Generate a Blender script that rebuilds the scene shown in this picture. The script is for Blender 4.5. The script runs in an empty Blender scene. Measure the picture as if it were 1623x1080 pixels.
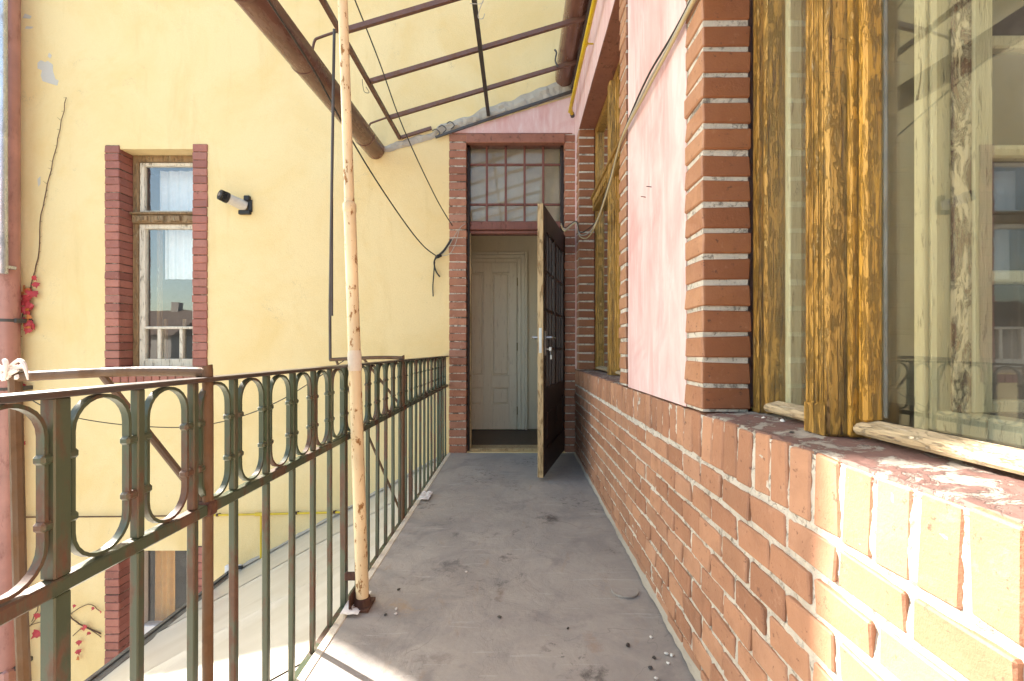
import bpy, math, random
from mathutils import Vector, noise as mnoise
R = math.radians
random.seed(11)
scene = bpy.context.scene
col = scene.collection

# ------------------------------------------------------------------ camera, sky, sun, exposure
F, CX, CY, W, H = 721.33, 820.0, 554.0, 1623.0, 1080.0      # focal length and vanishing point of the photo, in pixels
CAMZ = 1.0
cam_d = bpy.data.cameras.new('camera'); cam = bpy.data.objects.new('camera', cam_d); col.objects.link(cam)
cam.location = (0, 0, CAMZ); cam.rotation_euler = (R(90), 0, 0)
cam_d.sensor_width = 36.0; cam_d.lens = 36.0*F/W
cam_d.shift_x = (W/2-CX)/W; cam_d.shift_y = (CY-H/2)/W
cam_d.clip_start = 0.02; cam_d.clip_end = 600
scene.camera = cam

SUN_EL, SUN_AZ = R(34), math.atan2(-0.85, 0.527)             # sun stands beyond the corner of the yellow house
world = bpy.data.worlds.new('World'); scene.world = world; world.use_nodes = True
wn = world.node_tree.nodes; bg = wn['Background']
sky = wn.new('ShaderNodeTexSky'); sky.sky_type = 'NISHITA'; sky.sun_disc = False
sky.sun_elevation = SUN_EL; sky.sun_rotation = SUN_AZ
sky.air_density = 1.0; sky.dust_density = 1.5; sky.ozone_density = 1.0
world.node_tree.links.new(sky.outputs[0], bg.inputs[0]); bg.inputs[1].default_value = 0.15
sd = bpy.data.lights.new('sun', 'SUN'); sd.energy = 5.0; sd.angle = R(0.55); sd.color = (1.0, 0.93, 0.98)
sun = bpy.data.objects.new('sun', sd); col.objects.link(sun)
sv = Vector((math.cos(SUN_EL)*math.sin(SUN_AZ), math.cos(SUN_EL)*math.cos(SUN_AZ), math.sin(SUN_EL)))
sun.rotation_euler = sv.to_track_quat('Z', 'Y').to_euler(); sun.location = sv*30
vs = scene.view_settings
vs.view_transform = 'Standard'; vs.look = 'None'; vs.gamma = 1.0; vs.exposure = 2.1
vs.use_white_balance = True; vs.white_balance_temperature = 7400; vs.white_balance_tint = 4    # the photo is balanced for the shade

# ------------------------------------------------------------------ mesh helpers
def P(px, py, Y):                      # a pixel of the photo at distance Y from the camera
    return Vector(((px-CX)/F*Y, Y, CAMZ-(py-CY)/F*Y))

class MB:
    def __init__(s): s.v = []; s.f = []; s.smooth = False
    def add(s, vs_, fs):
        o = len(s.v); s.v += [tuple(v) for v in vs_]; s.f += [tuple(i+o for i in f) for f in fs]; return s
    def quad(s, a, b, c, d): return s.add((a, b, c, d), ((0, 1, 2, 3),))
    def box(s, x0, x1, y0, y1, z0, z1):
        v = [(x, y, z) for z in (z0, z1) for y in (y0, y1) for x in (x0, x1)]
        return s.add(v, ((0, 2, 3, 1), (4, 5, 7, 6), (0, 1, 5, 4), (2, 6, 7, 3), (0, 4, 6, 2), (1, 3, 7, 5)))
    def cbox(s, x0, x1, y0, y1, z0, z1, c=0.003, j=0.0, tf=None):   # chamfered box, corners jittered by j
        if x0 > x1: x0, x1 = x1, x0
        if y0 > y1: y0, y1 = y1, y0
        if z0 > z1: z0, z1 = z1, z0
        c = min(c, .45*min(x1-x0, y1-y0, z1-z0))
        v = []; idx = {}
        for ix in (0, 1):
            for iy in (0, 1):
                for iz in (0, 1):
                    jx, jy, jz = ((random.random()-.5)*2*j for _ in range(3))
                    bx = (x0, x1)[ix]+jx; by = (y0, y1)[iy]+jy; bz = (z0, z1)[iz]+jz
                    sx = c if ix == 0 else -c; sy = c if iy == 0 else -c; sz = c if iz == 0 else -c
                    for a, p in (('x', (bx, by+sy, bz+sz)), ('y', (bx+sx, by, bz+sz)), ('z', (bx+sx, by+sy, bz))):
                        idx[(ix, iy, iz, a)] = len(v); v.append(p)
        f = []
        for s_ in (0, 1):
            f.append([idx[(s_, a, b, 'x')] for a, b in ((0, 0), (0, 1), (1, 1), (1, 0))][::(1 if s_ == 0 else -1)])
            f.append([idx[(a, s_, b, 'y')] for a, b in ((0, 0), (1, 0), (1, 1), (0, 1))][::(1 if s_ == 0 else -1)])
            f.append([idx[(a, b, s_, 'z')] for a, b in ((0, 0), (0, 1), (1, 1), (1, 0))][::(1 if s_ == 0 else -1)])
        for a in (0, 1):
            for b in (0, 1):
                f.append([idx[(a, b, 0, 'x')], idx[(a, b, 1, 'x')], idx[(a, b, 1, 'y')], idx[(a, b, 0, 'y')]])
                f.append([idx[(a, 0, b, 'x')], idx[(a, 1, b, 'x')], idx[(a, 1, b, 'z')], idx[(a, 0, b, 'z')]])
                f.append([idx[(0, a, b, 'y')], idx[(1, a, b, 'y')], idx[(1, a, b, 'z')], idx[(0, a, b, 'z')]])
        for a in (0, 1):
            for b in (0, 1):
                for d in (0, 1): f.append([idx[(a, b, d, k)] for k in 'xyz'])
        if tf: v = [tf(*p) for p in v]
        return s.add(v, f)
    def tube(s, pts, r, n=8, cap=True):
        pts = [Vector(p) for p in pts]; rs = r if isinstance(r, (list, tuple)) else [r]*len(pts)
        rings = []; up = None
        for i, p in enumerate(pts):
            t = (pts[min(i+1, len(pts)-1)]-pts[max(i-1, 0)]).normalized()
            if up is None:
                up = Vector((0, 0, 1)) if abs(t.z) < .9 else Vector((0, 1, 0))
            a = (up-t*up.dot(t)).normalized(); b = t.cross(a); up = a
            rings.append([p+(a*math.cos(2*math.pi*k/n)+b*math.sin(2*math.pi*k/n))*rs[i] for k in range(n)])
        v = [q for r_ in rings for q in r_]
        f = [(i*n+k, i*n+(k+1) % n, (i+1)*n+(k+1) % n, (i+1)*n+k) for i in range(len(pts)-1) for k in range(n)]
        if cap: f += [tuple(range(n))[::-1], tuple((len(pts)-1)*n+k for k in range(n))]
        s.smooth = True
        return s.add(v, f)
    def grid(s, o, du, dv, nu, nv, fn=None):   # displaced sheet
        o, du, dv = Vector(o), Vector(du), Vector(dv); n = du.cross(dv).normalized()
        v = []
        for i in range(nu+1):
            for k in range(nv+1):
                p = o+du*(i/nu)+dv*(k/nv)
                if fn: p = p+n*fn(p)
                v.append(p)
        return s.add(v, [(i*(nv+1)+k, (i+1)*(nv+1)+k, (i+1)*(nv+1)+k+1, i*(nv+1)+k+1) for i in range(nu) for k in range(nv)])
    def mesh(s, name, mat, origin=(0, 0, 0)):
        me = bpy.data.meshes.new(name); o = Vector(origin)
        me.from_pydata([Vector(v)-o for v in s.v], [], s.f); me.materials.append(mat); me.validate()
        import bmesh
        bm = bmesh.new(); bm.from_mesh(me); bmesh.ops.recalc_face_normals(bm, faces=bm.faces); bm.to_mesh(me); bm.free()
        if s.smooth:
            me.polygons.foreach_set('use_smooth', [True]*len(me.polygons))
            try: me.set_sharp_from_angle(angle=R(40))
            except Exception: pass
        return me
    def build(s, name, mat, parent=None):
        xs = [v[0] for v in s.v]; ys = [v[1] for v in s.v]; zs = [v[2] for v in s.v]
        c = ((min(xs)+max(xs))/2, (min(ys)+max(ys))/2, min(zs))
        return place(name, s.mesh(name, mat, c), c, parent)
WL = {}
def place(name, me, loc, parent=None, scale=None, rot=None):
    o = bpy.data.objects.new(name, me); col.objects.link(o); WL[o.name] = Vector(loc)
    o.location = Vector(loc)-(WL[parent.name] if parent else Vector((0, 0, 0)))
    if parent: o.parent = parent
    if scale: o.scale = scale
    if rot: o.rotation_euler = rot
    return o
def tag(o, label=None, cat=None, group=None, kind=None):
    for k, v in (('label', label), ('category', cat), ('group', group), ('kind', kind)):
        if v: o[k] = v
    return o
def thing(name, loc, label, cat, group=None):
    return tag(place(name, None, loc), label, cat, group)
def smooth_path(pts, n=6):
    pts = [Vector(p) for p in pts]; out = []
    for i in range(len(pts)-1):
        a = pts[max(i-1, 0)]; b = pts[i]; c = pts[i+1]; d = pts[min(i+2, len(pts)-1)]
        for k in range(n):
            t = k/n
            out.append(.5*((2*b)+(c-a)*t+(2*a-5*b+4*c-d)*t*t+(3*b-a-3*c+d)*t**3))
    return out+[pts[-1]]
def nz(p, s, seed=0.0): return mnoise.noise(Vector((p[0]*s+seed, p[1]*s+seed*1.7, p[2]*s-seed)))

# ------------------------------------------------------------------ materials
class Mat:
    def __init__(s, name):
        s.m = bpy.data.materials.new(name); s.m.use_nodes = True; s.t = s.m.node_tree
        s.b = s.t.nodes['Principled BSDF']; s.out = s.t.nodes['Material Output']
        s.pos = s.t.nodes.new('ShaderNodeNewGeometry').outputs['Position']
    def n(s, kind, **kw):
        nd = s.t.nodes.new('ShaderNode'+kind)
        for k, v in kw.items(): setattr(nd, k, v)
        return nd
    def link(s, a, b): s.t.links.new(a, b)
    def put(s, sock, v):
        if hasattr(v, 'is_output'): s.link(v, sock)
        else: sock.default_value = v
    def vec(s, sc):
        m = s.n('Mapping'); s.link(s.pos, m.inputs[0]); m.inputs['Scale'].default_value = sc; return m.outputs[0]
    def noise(s, scale, detail=4, rough=.6, sc=None, dist=0.0):
        nd = s.n('TexNoise'); s.link(s.vec(sc) if sc else s.pos, nd.inputs['Vector'])
        nd.inputs['Scale'].default_value = scale; nd.inputs['Detail'].default_value = detail
        nd.inputs['Roughness'].default_value = rough; nd.inputs['Distortion'].default_value = dist
        return nd.outputs['Fac']
    def voronoi(s, scale, feat='F1', sc=None, out='Distance'):
        nd = s.n('TexVoronoi', feature=feat); s.link(s.vec(sc) if sc else s.pos, nd.inputs['Vector'])
        nd.inputs['Scale'].default_value = scale; return nd.outputs[out]
    def ramp(s, f, lo, hi, a=0.0, b=1.0):
        nd = s.n('MapRange'); s.link(f, nd.inputs[0])
        for i, v in enumerate((lo, hi, a, b)): nd.inputs[1+i].default_value = v
        return nd.outputs[0]
    def mix(s, f, a, b, mode='MIX'):
        nd = s.n('Mix', data_type='RGBA', blend_type=mode); s.put(nd.inputs[0], f)
        for i, v in ((6, a), (7, b)): s.put(nd.inputs[i], v if hasattr(v, 'is_output') else (*v, 1))
        return nd.outputs[2]
    def math(s, op, a, b=0.0):
        nd = s.n('Math', operation=op); s.put(nd.inputs[0], a); s.put(nd.inputs[1], b); return nd.outputs[0]
    def rand(s): return s.n('ObjectInfo').outputs['Random']
    def bump(s, h, dist=.002, strength=1.0):
        nd = s.n('Bump'); s.link(h, nd.inputs['Height']); nd.inputs['Distance'].default_value = dist
        nd.inputs['Strength'].default_value = strength; s.link(nd.outputs[0], s.b.inputs['Normal'])
    def done(s, colr, rough=.8, metal=0.0, spec=.4):
        s.put(s.b.inputs['Base Color'], colr if hasattr(colr, 'is_output') else (*colr, 1))
        s.put(s.b.inputs['Roughness'], rough); s.b.inputs['Metallic'].default_value = metal
        s.b.inputs['Specular IOR Level'].default_value = spec
        return s.m

def m_plaster(name, base, warm, dirt, amt=.5):
    m = Mat(name)
    big = m.noise(1.1, 5, .62, dist=.6); mid = m.noise(5, 5, .65); fine = m.noise(90, 4, .7)
    c = m.mix(m.ramp(big, .42, .72, 0, amt), base, warm)
    c = m.mix(m.ramp(mid, .56, .78, 0, .45), c, warm)
    c = m.mix(m.math('MULTIPLY', m.ramp(m.noise(2.3, 8, .75, dist=1.2), .6, .7), m.ramp(fine, .45, .6, 0, .55)), c, dirt)
    c = m.mix(m.ramp(fine, .25, .75, 0, .26), c, tuple(x*.72 for x in base))
    c = m.mix(m.ramp(m.noise(1.6, 6, .7, sc=(2.2, 2.2, .35), dist=.5), .56, .74, 0, .35), c, tuple(x*.78 for x in warm))
    c = m.mix(m.ramp(m.voronoi(7), .028, .012, 0, .8), c, dirt)
    h = m.math('ADD', m.math('MULTIPLY', mid, 2.2), m.math('ADD', fine, m.math('MULTIPLY', m.noise(300, 2), .5)))
    m.bump(h, .0035, .75); return m.done(c, .92, spec=.2)
YELLOW = m_plaster('yellow_plaster', (.78, .625, .335), (.73, .53, .23), (.34, .30, .22), .9)
CEMENT = m_plaster('grey_cement', (.46, .41, .33), (.33, .29, .23), (.12, .10, .08), .9)
HALL = m_plaster('beige_hall_paint', (.88, .77, .57), (.85, .73, .52), (.6, .5, .38), .2)
CREAMWALL = m_plaster('cream_wall_paint', (.80, .75, .50), (.74, .68, .42), (.4, .36, .24), .3)

def m_pink():
    m = Mat('pink_limewash')
    st = m.noise(2.6, 7, .62, sc=(2, 1.6, .5), dist=1.1); st2 = m.noise(7, 6, .7, sc=(3, 2.2, .4), dist=.6); bl = m.noise(2.2, 5, .6, dist=1)
    c = m.mix(m.ramp(st, .34, .66), (.64, .375, .35), (.75, .56, .53))
    c = m.mix(m.ramp(st2, .5, .72, 0, .75), c, (.78, .66, .64))
    c = m.mix(m.ramp(bl, .55, .75, 0, .55), c, (.60, .26, .25))
    c = m.mix(m.ramp(m.noise(16, 6, .7, sc=(2, 2, .5)), .66, .72, 0, .6), c, (.45, .2, .17))
    m.bump(m.math('ADD', m.noise(60, 4, .7), m.math('MULTIPLY', m.noise(6, 4), 2)), .002, .5)
    return m.done(c, .9, spec=.2)
PINK = m_pink()

def m_brick(name, a, b, dark, rough=.6, chip=(.5, .3, .22), chips=.5):
    m = Mat(name); r = m.rand()
    c = m.mix(r, a, b)
    c = m.mix(m.ramp(m.math('FRACT', m.math('MULTIPLY', r, 13.7)), .55, 1.0, 0, .55), c, tuple(x*.68 for x in b))
    c = m.mix(m.ramp(m.math('FRACT', m.math('MULTIPLY', r, 29.3)), .7, 1.0, 0, .35), c, chip)
    c = m.mix(m.ramp(m.noise(9, 5, .65, dist=.5), .45, .75, 0, .6), c, tuple(x*.75 for x in b))
    c = m.mix(m.ramp(m.noise(26, 6, .7), .58, .68, 0, chips), c, chip)
    c = m.mix(m.ramp(m.noise(48, 5, .7), .62, .68, 0, .8), c, dark)
    c = m.mix(m.ramp(m.noise(5, 6, .7, sc=(1, 1, .35)), .6, .72, 0, .45), c, dark)
    m.bump(m.math('ADD', m.noise(35, 5, .7), m.math('MULTIPLY', m.noise(140, 3, .7), .4)), .003, .6)
    return m.done(c, m.ramp(m.noise(12, 3), .3, .7, rough-.12, rough+.15), spec=.4)
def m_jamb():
    m = Mat('jamb_brick_shaded_reveal'); r_ = m.rand(); sx = m.n('SeparateXYZ'); m.link(m.pos, sx.inputs[0])
    reveal_shade = m.mix(r_, (.31, .118, .048), (.25, .088, .036)); pale = m.mix(r_, (.46, .235, .13), (.38, .18, .10))
    c = m.mix(m.ramp(m.math('ADD', sx.outputs[0], m.math('MULTIPLY', m.noise(60, 4), .006)), .559, .568), pale, reveal_shade)  # same paint throughout; warm shade of the reveal faces is put into the colour
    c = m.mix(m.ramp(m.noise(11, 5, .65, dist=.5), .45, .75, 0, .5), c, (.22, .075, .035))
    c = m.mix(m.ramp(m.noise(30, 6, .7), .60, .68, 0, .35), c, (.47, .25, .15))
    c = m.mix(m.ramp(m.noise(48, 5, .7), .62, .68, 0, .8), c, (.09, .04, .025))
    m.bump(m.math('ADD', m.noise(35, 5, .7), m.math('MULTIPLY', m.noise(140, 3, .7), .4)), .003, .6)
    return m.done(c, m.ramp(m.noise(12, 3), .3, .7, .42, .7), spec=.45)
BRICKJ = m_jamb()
BRICK = m_brick('painted_tan_brick', (.49, .255, .150), (.36, .170, .098), (.13, .06, .042), .6, (.50, .29, .19), .4)
BRICKD = m_brick('painted_door_brick', (.43, .19, .105), (.30, .115, .065), (.10, .04, .03), .55, (.48, .28, .20))
BRICKL = m_brick('painted_red_brick', (.39, .145, .10), (.28, .095, .068), (.11, .04, .03), .5, (.42, .2, .15), .3)

def m_mortar(name, base, dark, mid=.52):
    m = Mat(name)
    c = m.mix(m.ramp(m.noise(14, 6, .7), .3, .7), base, tuple(x*.75 for x in base))
    c = m.mix(m.ramp(m.noise(7, 6, .75, dist=.8), mid, mid+.1, 0, .9), c, dark)
    c = m.mix(m.ramp(m.noise(38, 5, .75, dist=.8), .54, .62, 0, .8), c, dark)
    m.bump(m.noise(120, 5, .75), .006, 1.0); return m.done(c, .95, spec=.1)
MORTAR = m_mortar('white_mortar', (.72, .66, .56), (.20, .17, .14), .56)
MORTARM = m_mortar('grimy_mortar', (.62, .55, .45), (.08, .055, .04), .47)
MORTARD = m_mortar('dark_mortar', (.42, .34, .26), (.06, .04, .03), .40)

def m_floor():
    m = Mat('worn_grey_screed')
    big = m.noise(1.4, 6, .6, dist=.8); mid = m.noise(5.5, 7, .68, dist=1.2); fine = m.noise(60, 5, .7)
    c = m.mix(m.ramp(big, .35, .68), (.27, .252, .232), (.39, .36, .315))
    c = m.mix(m.ramp(mid, .42, .7, 0, .6), c, (.45, .41, .35))
    c = m.mix(m.ramp(m.noise(2.4, 7, .66, dist=1.8), .54, .68, 0, .75), c, (.23, .215, .20))
    c = m.mix(m.ramp(m.noise(6, 8, .75, sc=(1, .8, 1), dist=.9), .62, .74, 0, .7), c, (.11, .105, .10))
    c = m.mix(m.math('MULTIPLY', m.ramp(m.noise(1.9, 3, .5), .52, .62), m.ramp(m.noise(22, 6, .75, dist=.5), .54, .64, 0, .85)), c, (.085, .075, .068))
    c = m.mix(m.ramp(m.noise(2.6, 6, .7, sc=(1.8, .6, 1), dist=2), .60, .72, 0, .5), c, (.34, .24, .15))
    nn = m.noise(16, 7, .75, dist=.6); nn2 = m.noise(45, 6, .8)
    for px, py, rx, ry, k, cc in ((870, 820, .10, .16, .9, (.07, .06, .055)), (805, 884, .07, .09, .9, (.06, .05, .045)), (715, 893, .13, .10, .8, (.12, .115, .11)), (724, 845, .05, .07, .8, (.09, .085, .08)),
                              (945, 1072, .10, .09, .95, (.06, .055, .05)), (793, 940, .03, .10, .7, (.16, .10, .06)), (940, 1020, .05, .12, .5, (.30, .20, .13)), (640, 960, .12, .10, .6, (.38, .27, .15)), (690, 1040, .12, .06, .6, (.20, .17, .14)), (890, 745, .22, .45, .5, (.20, .195, .19)), (600, 1010, .10, .06, .4, (.24, .2, .16))):
        Yq = F*CAMZ/(py-CY); mp = m.n('Mapping'); m.link(m.pos, mp.inputs[0]); Xq = (px-CX)/F*Yq
        mp.inputs['Scale'].default_value = (1/rx, 1/ry, 0); mp.inputs['Location'].default_value = (-Xq/rx, -Yq/ry, 0)
        ln = m.n('VectorMath', operation='LENGTH'); m.link(mp.outputs[0], ln.inputs[0])
        f_ = m.math('ADD', ln.outputs['Value'], m.math('ADD', m.math('MULTIPLY', nn, 2.6), m.math('MULTIPLY', nn2, 1.4)))
        c = m.mix(m.ramp(f_, 2.55, 2.0, 0, k), c, cc)
    c = m.mix(m.ramp(m.voronoi(15), .03, .012, 0, .6), c, (.58, .56, .5))
    c = m.mix(m.ramp(m.voronoi(12, sc=(1, 1.3, 1)), .03, .012, 0, .8), c, (.07, .06, .05))
    w = m.noise(1.3, 3, .5, dist=2.6)
    c = m.mix(m.ramp(m.math('ABSOLUTE', m.math('SUBTRACT', w, .5)), .0022, .0008, 0, .35), c, (.13, .12, .11))
    c = m.mix(m.ramp(m.noise(11, 4, .6, sc=(.25, 3, 1), dist=1), .62, .70, 0, .35), c, (.55, .53, .49))
    c = m.mix(m.ramp(fine, .3, .8, 0, .25), c, (.20, .195, .19))
    m.bump(m.math('ADD', m.math('MULTIPLY', mid, 2.0), m.math('MULTIPLY', fine, .5)), .004, .5)
    return m.done(c, m.ramp(mid, .3, .7, .40, .66), spec=.45)
FLOOR = m_floor()

def m_metal(name, paint, rust, lo=.5, hi=.58, rough=.5, sc=(1, 1, .35), spec=.5, f=14):
    m = Mat(name)
    f1 = m.noise(f, 7, .72, sc=sc)
    pc = m.mix(m.ramp(m.noise(4, 4), .3, .7), paint, tuple(x*.72 for x in paint))
    rc = m.mix(m.noise(50, 4), rust, tuple(x*.45 for x in rust))
    c = m.mix(m.ramp(f1, lo, hi), pc, rc)
    m.bump(m.math('ADD', m.math('MULTIPLY', f1, -1.0), m.math('MULTIPLY', m.noise(120, 3), .3)), .0015, .6)
    return m.done(c, m.ramp(f1, lo, hi, rough-.1, rough+.25), spec=spec)
GREEN = m_metal('green_painted_iron', (.060, .082, .047), (.13, .070, .040), .495, .58, .42, f=9)
TOPRAIL = m_metal('worn_brown_handrail', (.058, .047, .040), (.10, .058, .036), .45, .6, .38, (1, .35, 1))
RUSTTUBE = m_metal('rusty_brown_tube', (.135, .085, .05), (.16, .09, .045), .45, .6, .55, spec=.25)
CREAMPOLE = m_metal('cream_pole_paint', (.76, .61, .36), (.34, .16, .045), .565, .595, .45, (1, 1, .45), f=42)
CANOPY = m_metal('rusty_canopy_iron', (.155, .075, .055), (.19, .09, .05), .45, .62, .55, (1, 1, 1))
DARKIRON = m_metal('grey_iron', (.065, .057, .05), (.10, .06, .04), .55, .66, .55)
GUTTER = m_metal('brown_gutter_paint', (.165, .078, .055), (.27, .165, .13), .55, .72, .33, (2.2, .5, 1), f=7)
RUSTBASE = m_metal('brown_rust', (.13, .06, .03), (.07, .03, .02), .4, .6, .7)
GASYEL = m_metal('yellow_gas_paint', (.72, .50, .025), (.30, .16, .03), .60, .68, .4, (1, 1, 1))
PINKPIPE = m_metal('red_pipe_paint', (.46, .215, .17), (.34, .14, .105), .55, .7, .45)
ZINC = m_metal('zinc', (.66, .67, .68), (.52, .52, .52), .5, .65, .35); ZINC.node_tree.nodes['Principled BSDF'].inputs['Metallic'].default_value = .7
LOWEDGE = m_metal('grey_eave_iron', (.14, .14, .135), (.11, .07, .05), .5, .62, .5, (1, .4, 1))

def m_wood(name, a, b, bare, flake=.55, sc=(6, 6, .35), rough=.5, f=5, dk=(.09, .045, .015)):
    m = Mat(name)
    g = m.noise(f, 7, .7, sc=sc, dist=.4); g2 = m.noise(f*4, 6, .7, sc=sc); fl = m.noise(f*3.2, 7, .75, sc=tuple(x*.5+.3 for x in sc), dist=.6)
    c = m.mix(m.ramp(g, .35, .68), a, b)
    c = m.mix(m.ramp(fl, flake, flake+.05), c, bare)
    c = m.mix(m.ramp(g2, .58, .66, 0, .85), c, dk)
    h = m.math('ADD', m.math('MULTIPLY', m.ramp(fl, flake-.03, flake+.03), -1.6), m.math('MULTIPLY', g2, 1.0))
    m.bump(h, .0055, .9)
    return m.done(c, m.ramp(fl, flake, flake+.05, rough, .8), spec=.45)
def m_ochre(name, a, b, worn):
    m = Mat(name)
    g = m.noise(3, 5, .6, sc=(3, 3, .5)); fib = m.noise(26, 7, .75, sc=(4, 4, .14), dist=.3); fl = m.noise(44, 8, .82, sc=(1.6, 1.6, .36), dist=.3)
    cr = m.noise(42, 5, .7, sc=(2.4, 2.4, .10), dist=.5); ar = m.noise(4, 4, .6, sc=(1, 1, .6)); hz_ = m.noise(30, 5, .7, sc=(1, 1, 2.2), dist=.8)
    c = m.mix(m.ramp(g, .35, .68), a, b)
    c = m.mix(m.ramp(fib, .46, .74, 0, .5), c, tuple(x*.55 for x in b))
    c = m.mix(m.ramp(fl, .52, .60, 0, .6*worn), c, (.70, .45, .15))
    c = m.mix(m.math('MULTIPLY', m.ramp(fl, .60, .62), m.ramp(ar, .44, .54, .1*worn, .95*worn)), c, (.46, .33, .19))
    c = m.mix(m.ramp(cr, .59, .63, 0, .85*worn), c, (.10, .045, .014))
    c = m.mix(m.math('MULTIPLY', m.ramp(hz_, .60, .63), m.ramp(ar, .5, .6, 0, .45*worn)), c, (.10, .05, .016))
    h = m.math('ADD', m.math('MULTIPLY', m.ramp(fl, .51, .6), -1.0), m.math('ADD', m.math('MULTIPLY', fib, 1.0), m.math('MULTIPLY', m.ramp(cr, .55, .61), -1.3)))
    m.bump(h, .008*worn+.001, 1.0)
    return m.done(c, m.ramp(fl, .54, .62, .36, .75), spec=.5)
OCHRE = m_ochre('flaking_ochre_wood', (.62, .345, .075), (.48, .235, .040), 1.0)
OCHRE2 = m_ochre('smooth_ochre_wood', (.58, .30, .042), (.47, .215, .026), .4)
BARE = m_wood('weathered_bare_wood', (.60, .47, .29), (.46, .33, .19), (.72, .60, .42), .56, (5, .5, 5), .7, 9, (.14, .09, .06))
WHITEW = m_wood('flaking_white_wood', (.72, .66, .53), (.62, .55, .42), (.38, .28, .16), .60, (5, 5, .6))
CREAMW = m_wood('cream_window_paint', (.74, .68, .42), (.68, .61, .36), (.40, .30, .15), .66, (4, 4, .5), .42, 5, (.3, .24, .13))
FLAKY = m_wood('flaky_inner_edge', (.72, .62, .40), (.62, .5, .28), (.16, .09, .045), .50, (4, 4, 1), .6, 4)
OLDWOOD = m_wood('brown_window_wood', (.30, .19, .085), (.20, .12, .055), (.42, .33, .20), .56, (5, 5, .6))
DOORDARK = m_wood('dark_brown_door', (.026, .013, .010), (.018, .009, .007), (.05, .028, .02), .68, (4, 4, .4), .42)
DOORFRAME = m_wood('red_brown_frame', (.21, .075, .052), (.16, .055, .04), (.26, .12, .08), .62, (4, 4, .5), .5)
DOOREDGE = m_wood('worn_cream_edge', (.55, .40, .21), (.45, .30, .14), (.30, .17, .07), .56, (5, 5, .5), .6)
HALLDOOR = m_wood('ivory_door_paint', (.88, .80, .63), (.85, .76, .58), (.7, .58, .42), .78, (3, 3, .4), .4, 4, (.66, .58, .44))
HALLFLOOR = m_wood('dark_parquet', (.085, .05, .032), (.06, .034, .022), (.12, .075, .05), .6, (1, 6, 1), .45)
LINTEL = m_wood('red_brown_lintel_paint', (.31, .125, .078), (.25, .095, .058), (.40, .22, .15), .62, (3, 3, 3), .55, 3)

def m_sill():
    m = Mat('flaking_red_sill')
    fl = m.noise(13, 7, .72, dist=.5)
    c = m.mix(m.ramp(m.noise(4, 5), .3, .7), (.20, .112, .092), (.15, .082, .068))
    c = m.mix(m.ramp(fl, .52, .56), c, (.34, .30, .25))
    c = m.mix(m.ramp(m.noise(40, 5, .7), .6, .68, 0, .8), c, (.09, .06, .05))
    m.bump(m.math('MULTIPLY', m.ramp(fl, .51, .57), -1), .004, .8); return m.done(c, .7)
SILL = m_sill()
def m_sheet():
    m = Mat('dusty_white_sheet')
    c = m.mix(m.ramp(m.noise(1.5, 6, .65, sc=(.6, 1.8, 1), dist=.8), .38, .68), (.46, .415, .34), (.56, .52, .45))
    c = m.mix(m.ramp(m.noise(5, 6, .7, sc=(.4, 2, 1)), .6, .75, 0, .4), c, (.33, .27, .19))
    c = m.mix(m.ramp(m.voronoi(9, sc=(1, 1.6, 1)), .03, .012, 0, .8), c, (.12, .09, .06))
    return m.done(c, .32, spec=.5)
SHEET = m_sheet()
def m_flat(name, c, rough=.6, metal=0.0, spec=.4, var=.12):
    m = Mat(name); k = m.mix(m.noise(18, 4), tuple(x*(1-var) for x in c), tuple(min(1, x*(1+var)) for x in c))
    m.bump(m.noise(60, 3), .001, .3); return m.done(k, rough, metal, spec)
EDGEPAINT = m_plaster('cream_slab_edge', (.70, .63, .50), (.58, .50, .38), (.25, .22, .18), .6)
BLACK = m_flat('black_rubber', (.018, .017, .016), .5)
WIREGREY = m_flat('grey_cable', (.42, .39, .33), .5); WIREBLK = m_flat('dark_cable', (.03, .026, .022), .55)
WIRETAN = m_flat('tan_cable', (.48, .37, .2), .5)
WHITEPL = m_flat('white_plastic', (.72, .70, .66), .4); STEEL = m_flat('worn_steel', (.55, .54, .52), .3, .9)
BRASS = m_flat('brass', (.45, .31, .12), .35, .8)
RAG = m_flat('white_rag', (.74, .71, .66), .9); CURTAIN = m_flat('orange_curtain', (.60, .32, .10), .9)
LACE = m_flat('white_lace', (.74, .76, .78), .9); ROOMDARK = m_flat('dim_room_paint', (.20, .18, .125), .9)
PUTTY = m_flat('grey_window_putty', (.20, .21, .21), .8, var=.6)
STEM = m_flat('brown_vine_stem', (.11, .06, .035), .8); LEAFR = m_flat('red_vine_leaf', (.42, .045, .05), .55, var=.5)
LEAFO = m_flat('orange_vine_leaf', (.50, .16, .04), .55, var=.4)
PEB = m_flat('pale_pebble', (.62, .60, .55), .7); PEBD = m_flat('dark_pebble', (.05, .045, .04), .5)
TILE = m_flat('red_roof_tile', (.30, .10, .065), .8, var=.35); RENDER = m_flat('house_render', (.52, .48, .40), .9)
GROUND = m_plaster('courtyard_concrete', (.34, .32, .29), (.26, .24, .21), (.1, .1, .08), .8)
TOWNWALL = m_flat('grey_town_render', (.25, .23, .21), .9); TOWNROOF = m_flat('old_brown_roof', (.10, .075, .06), .85, var=.4)
CASTLE = m_flat('window_dark_glass', (.03, .035, .04), .1)

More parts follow.
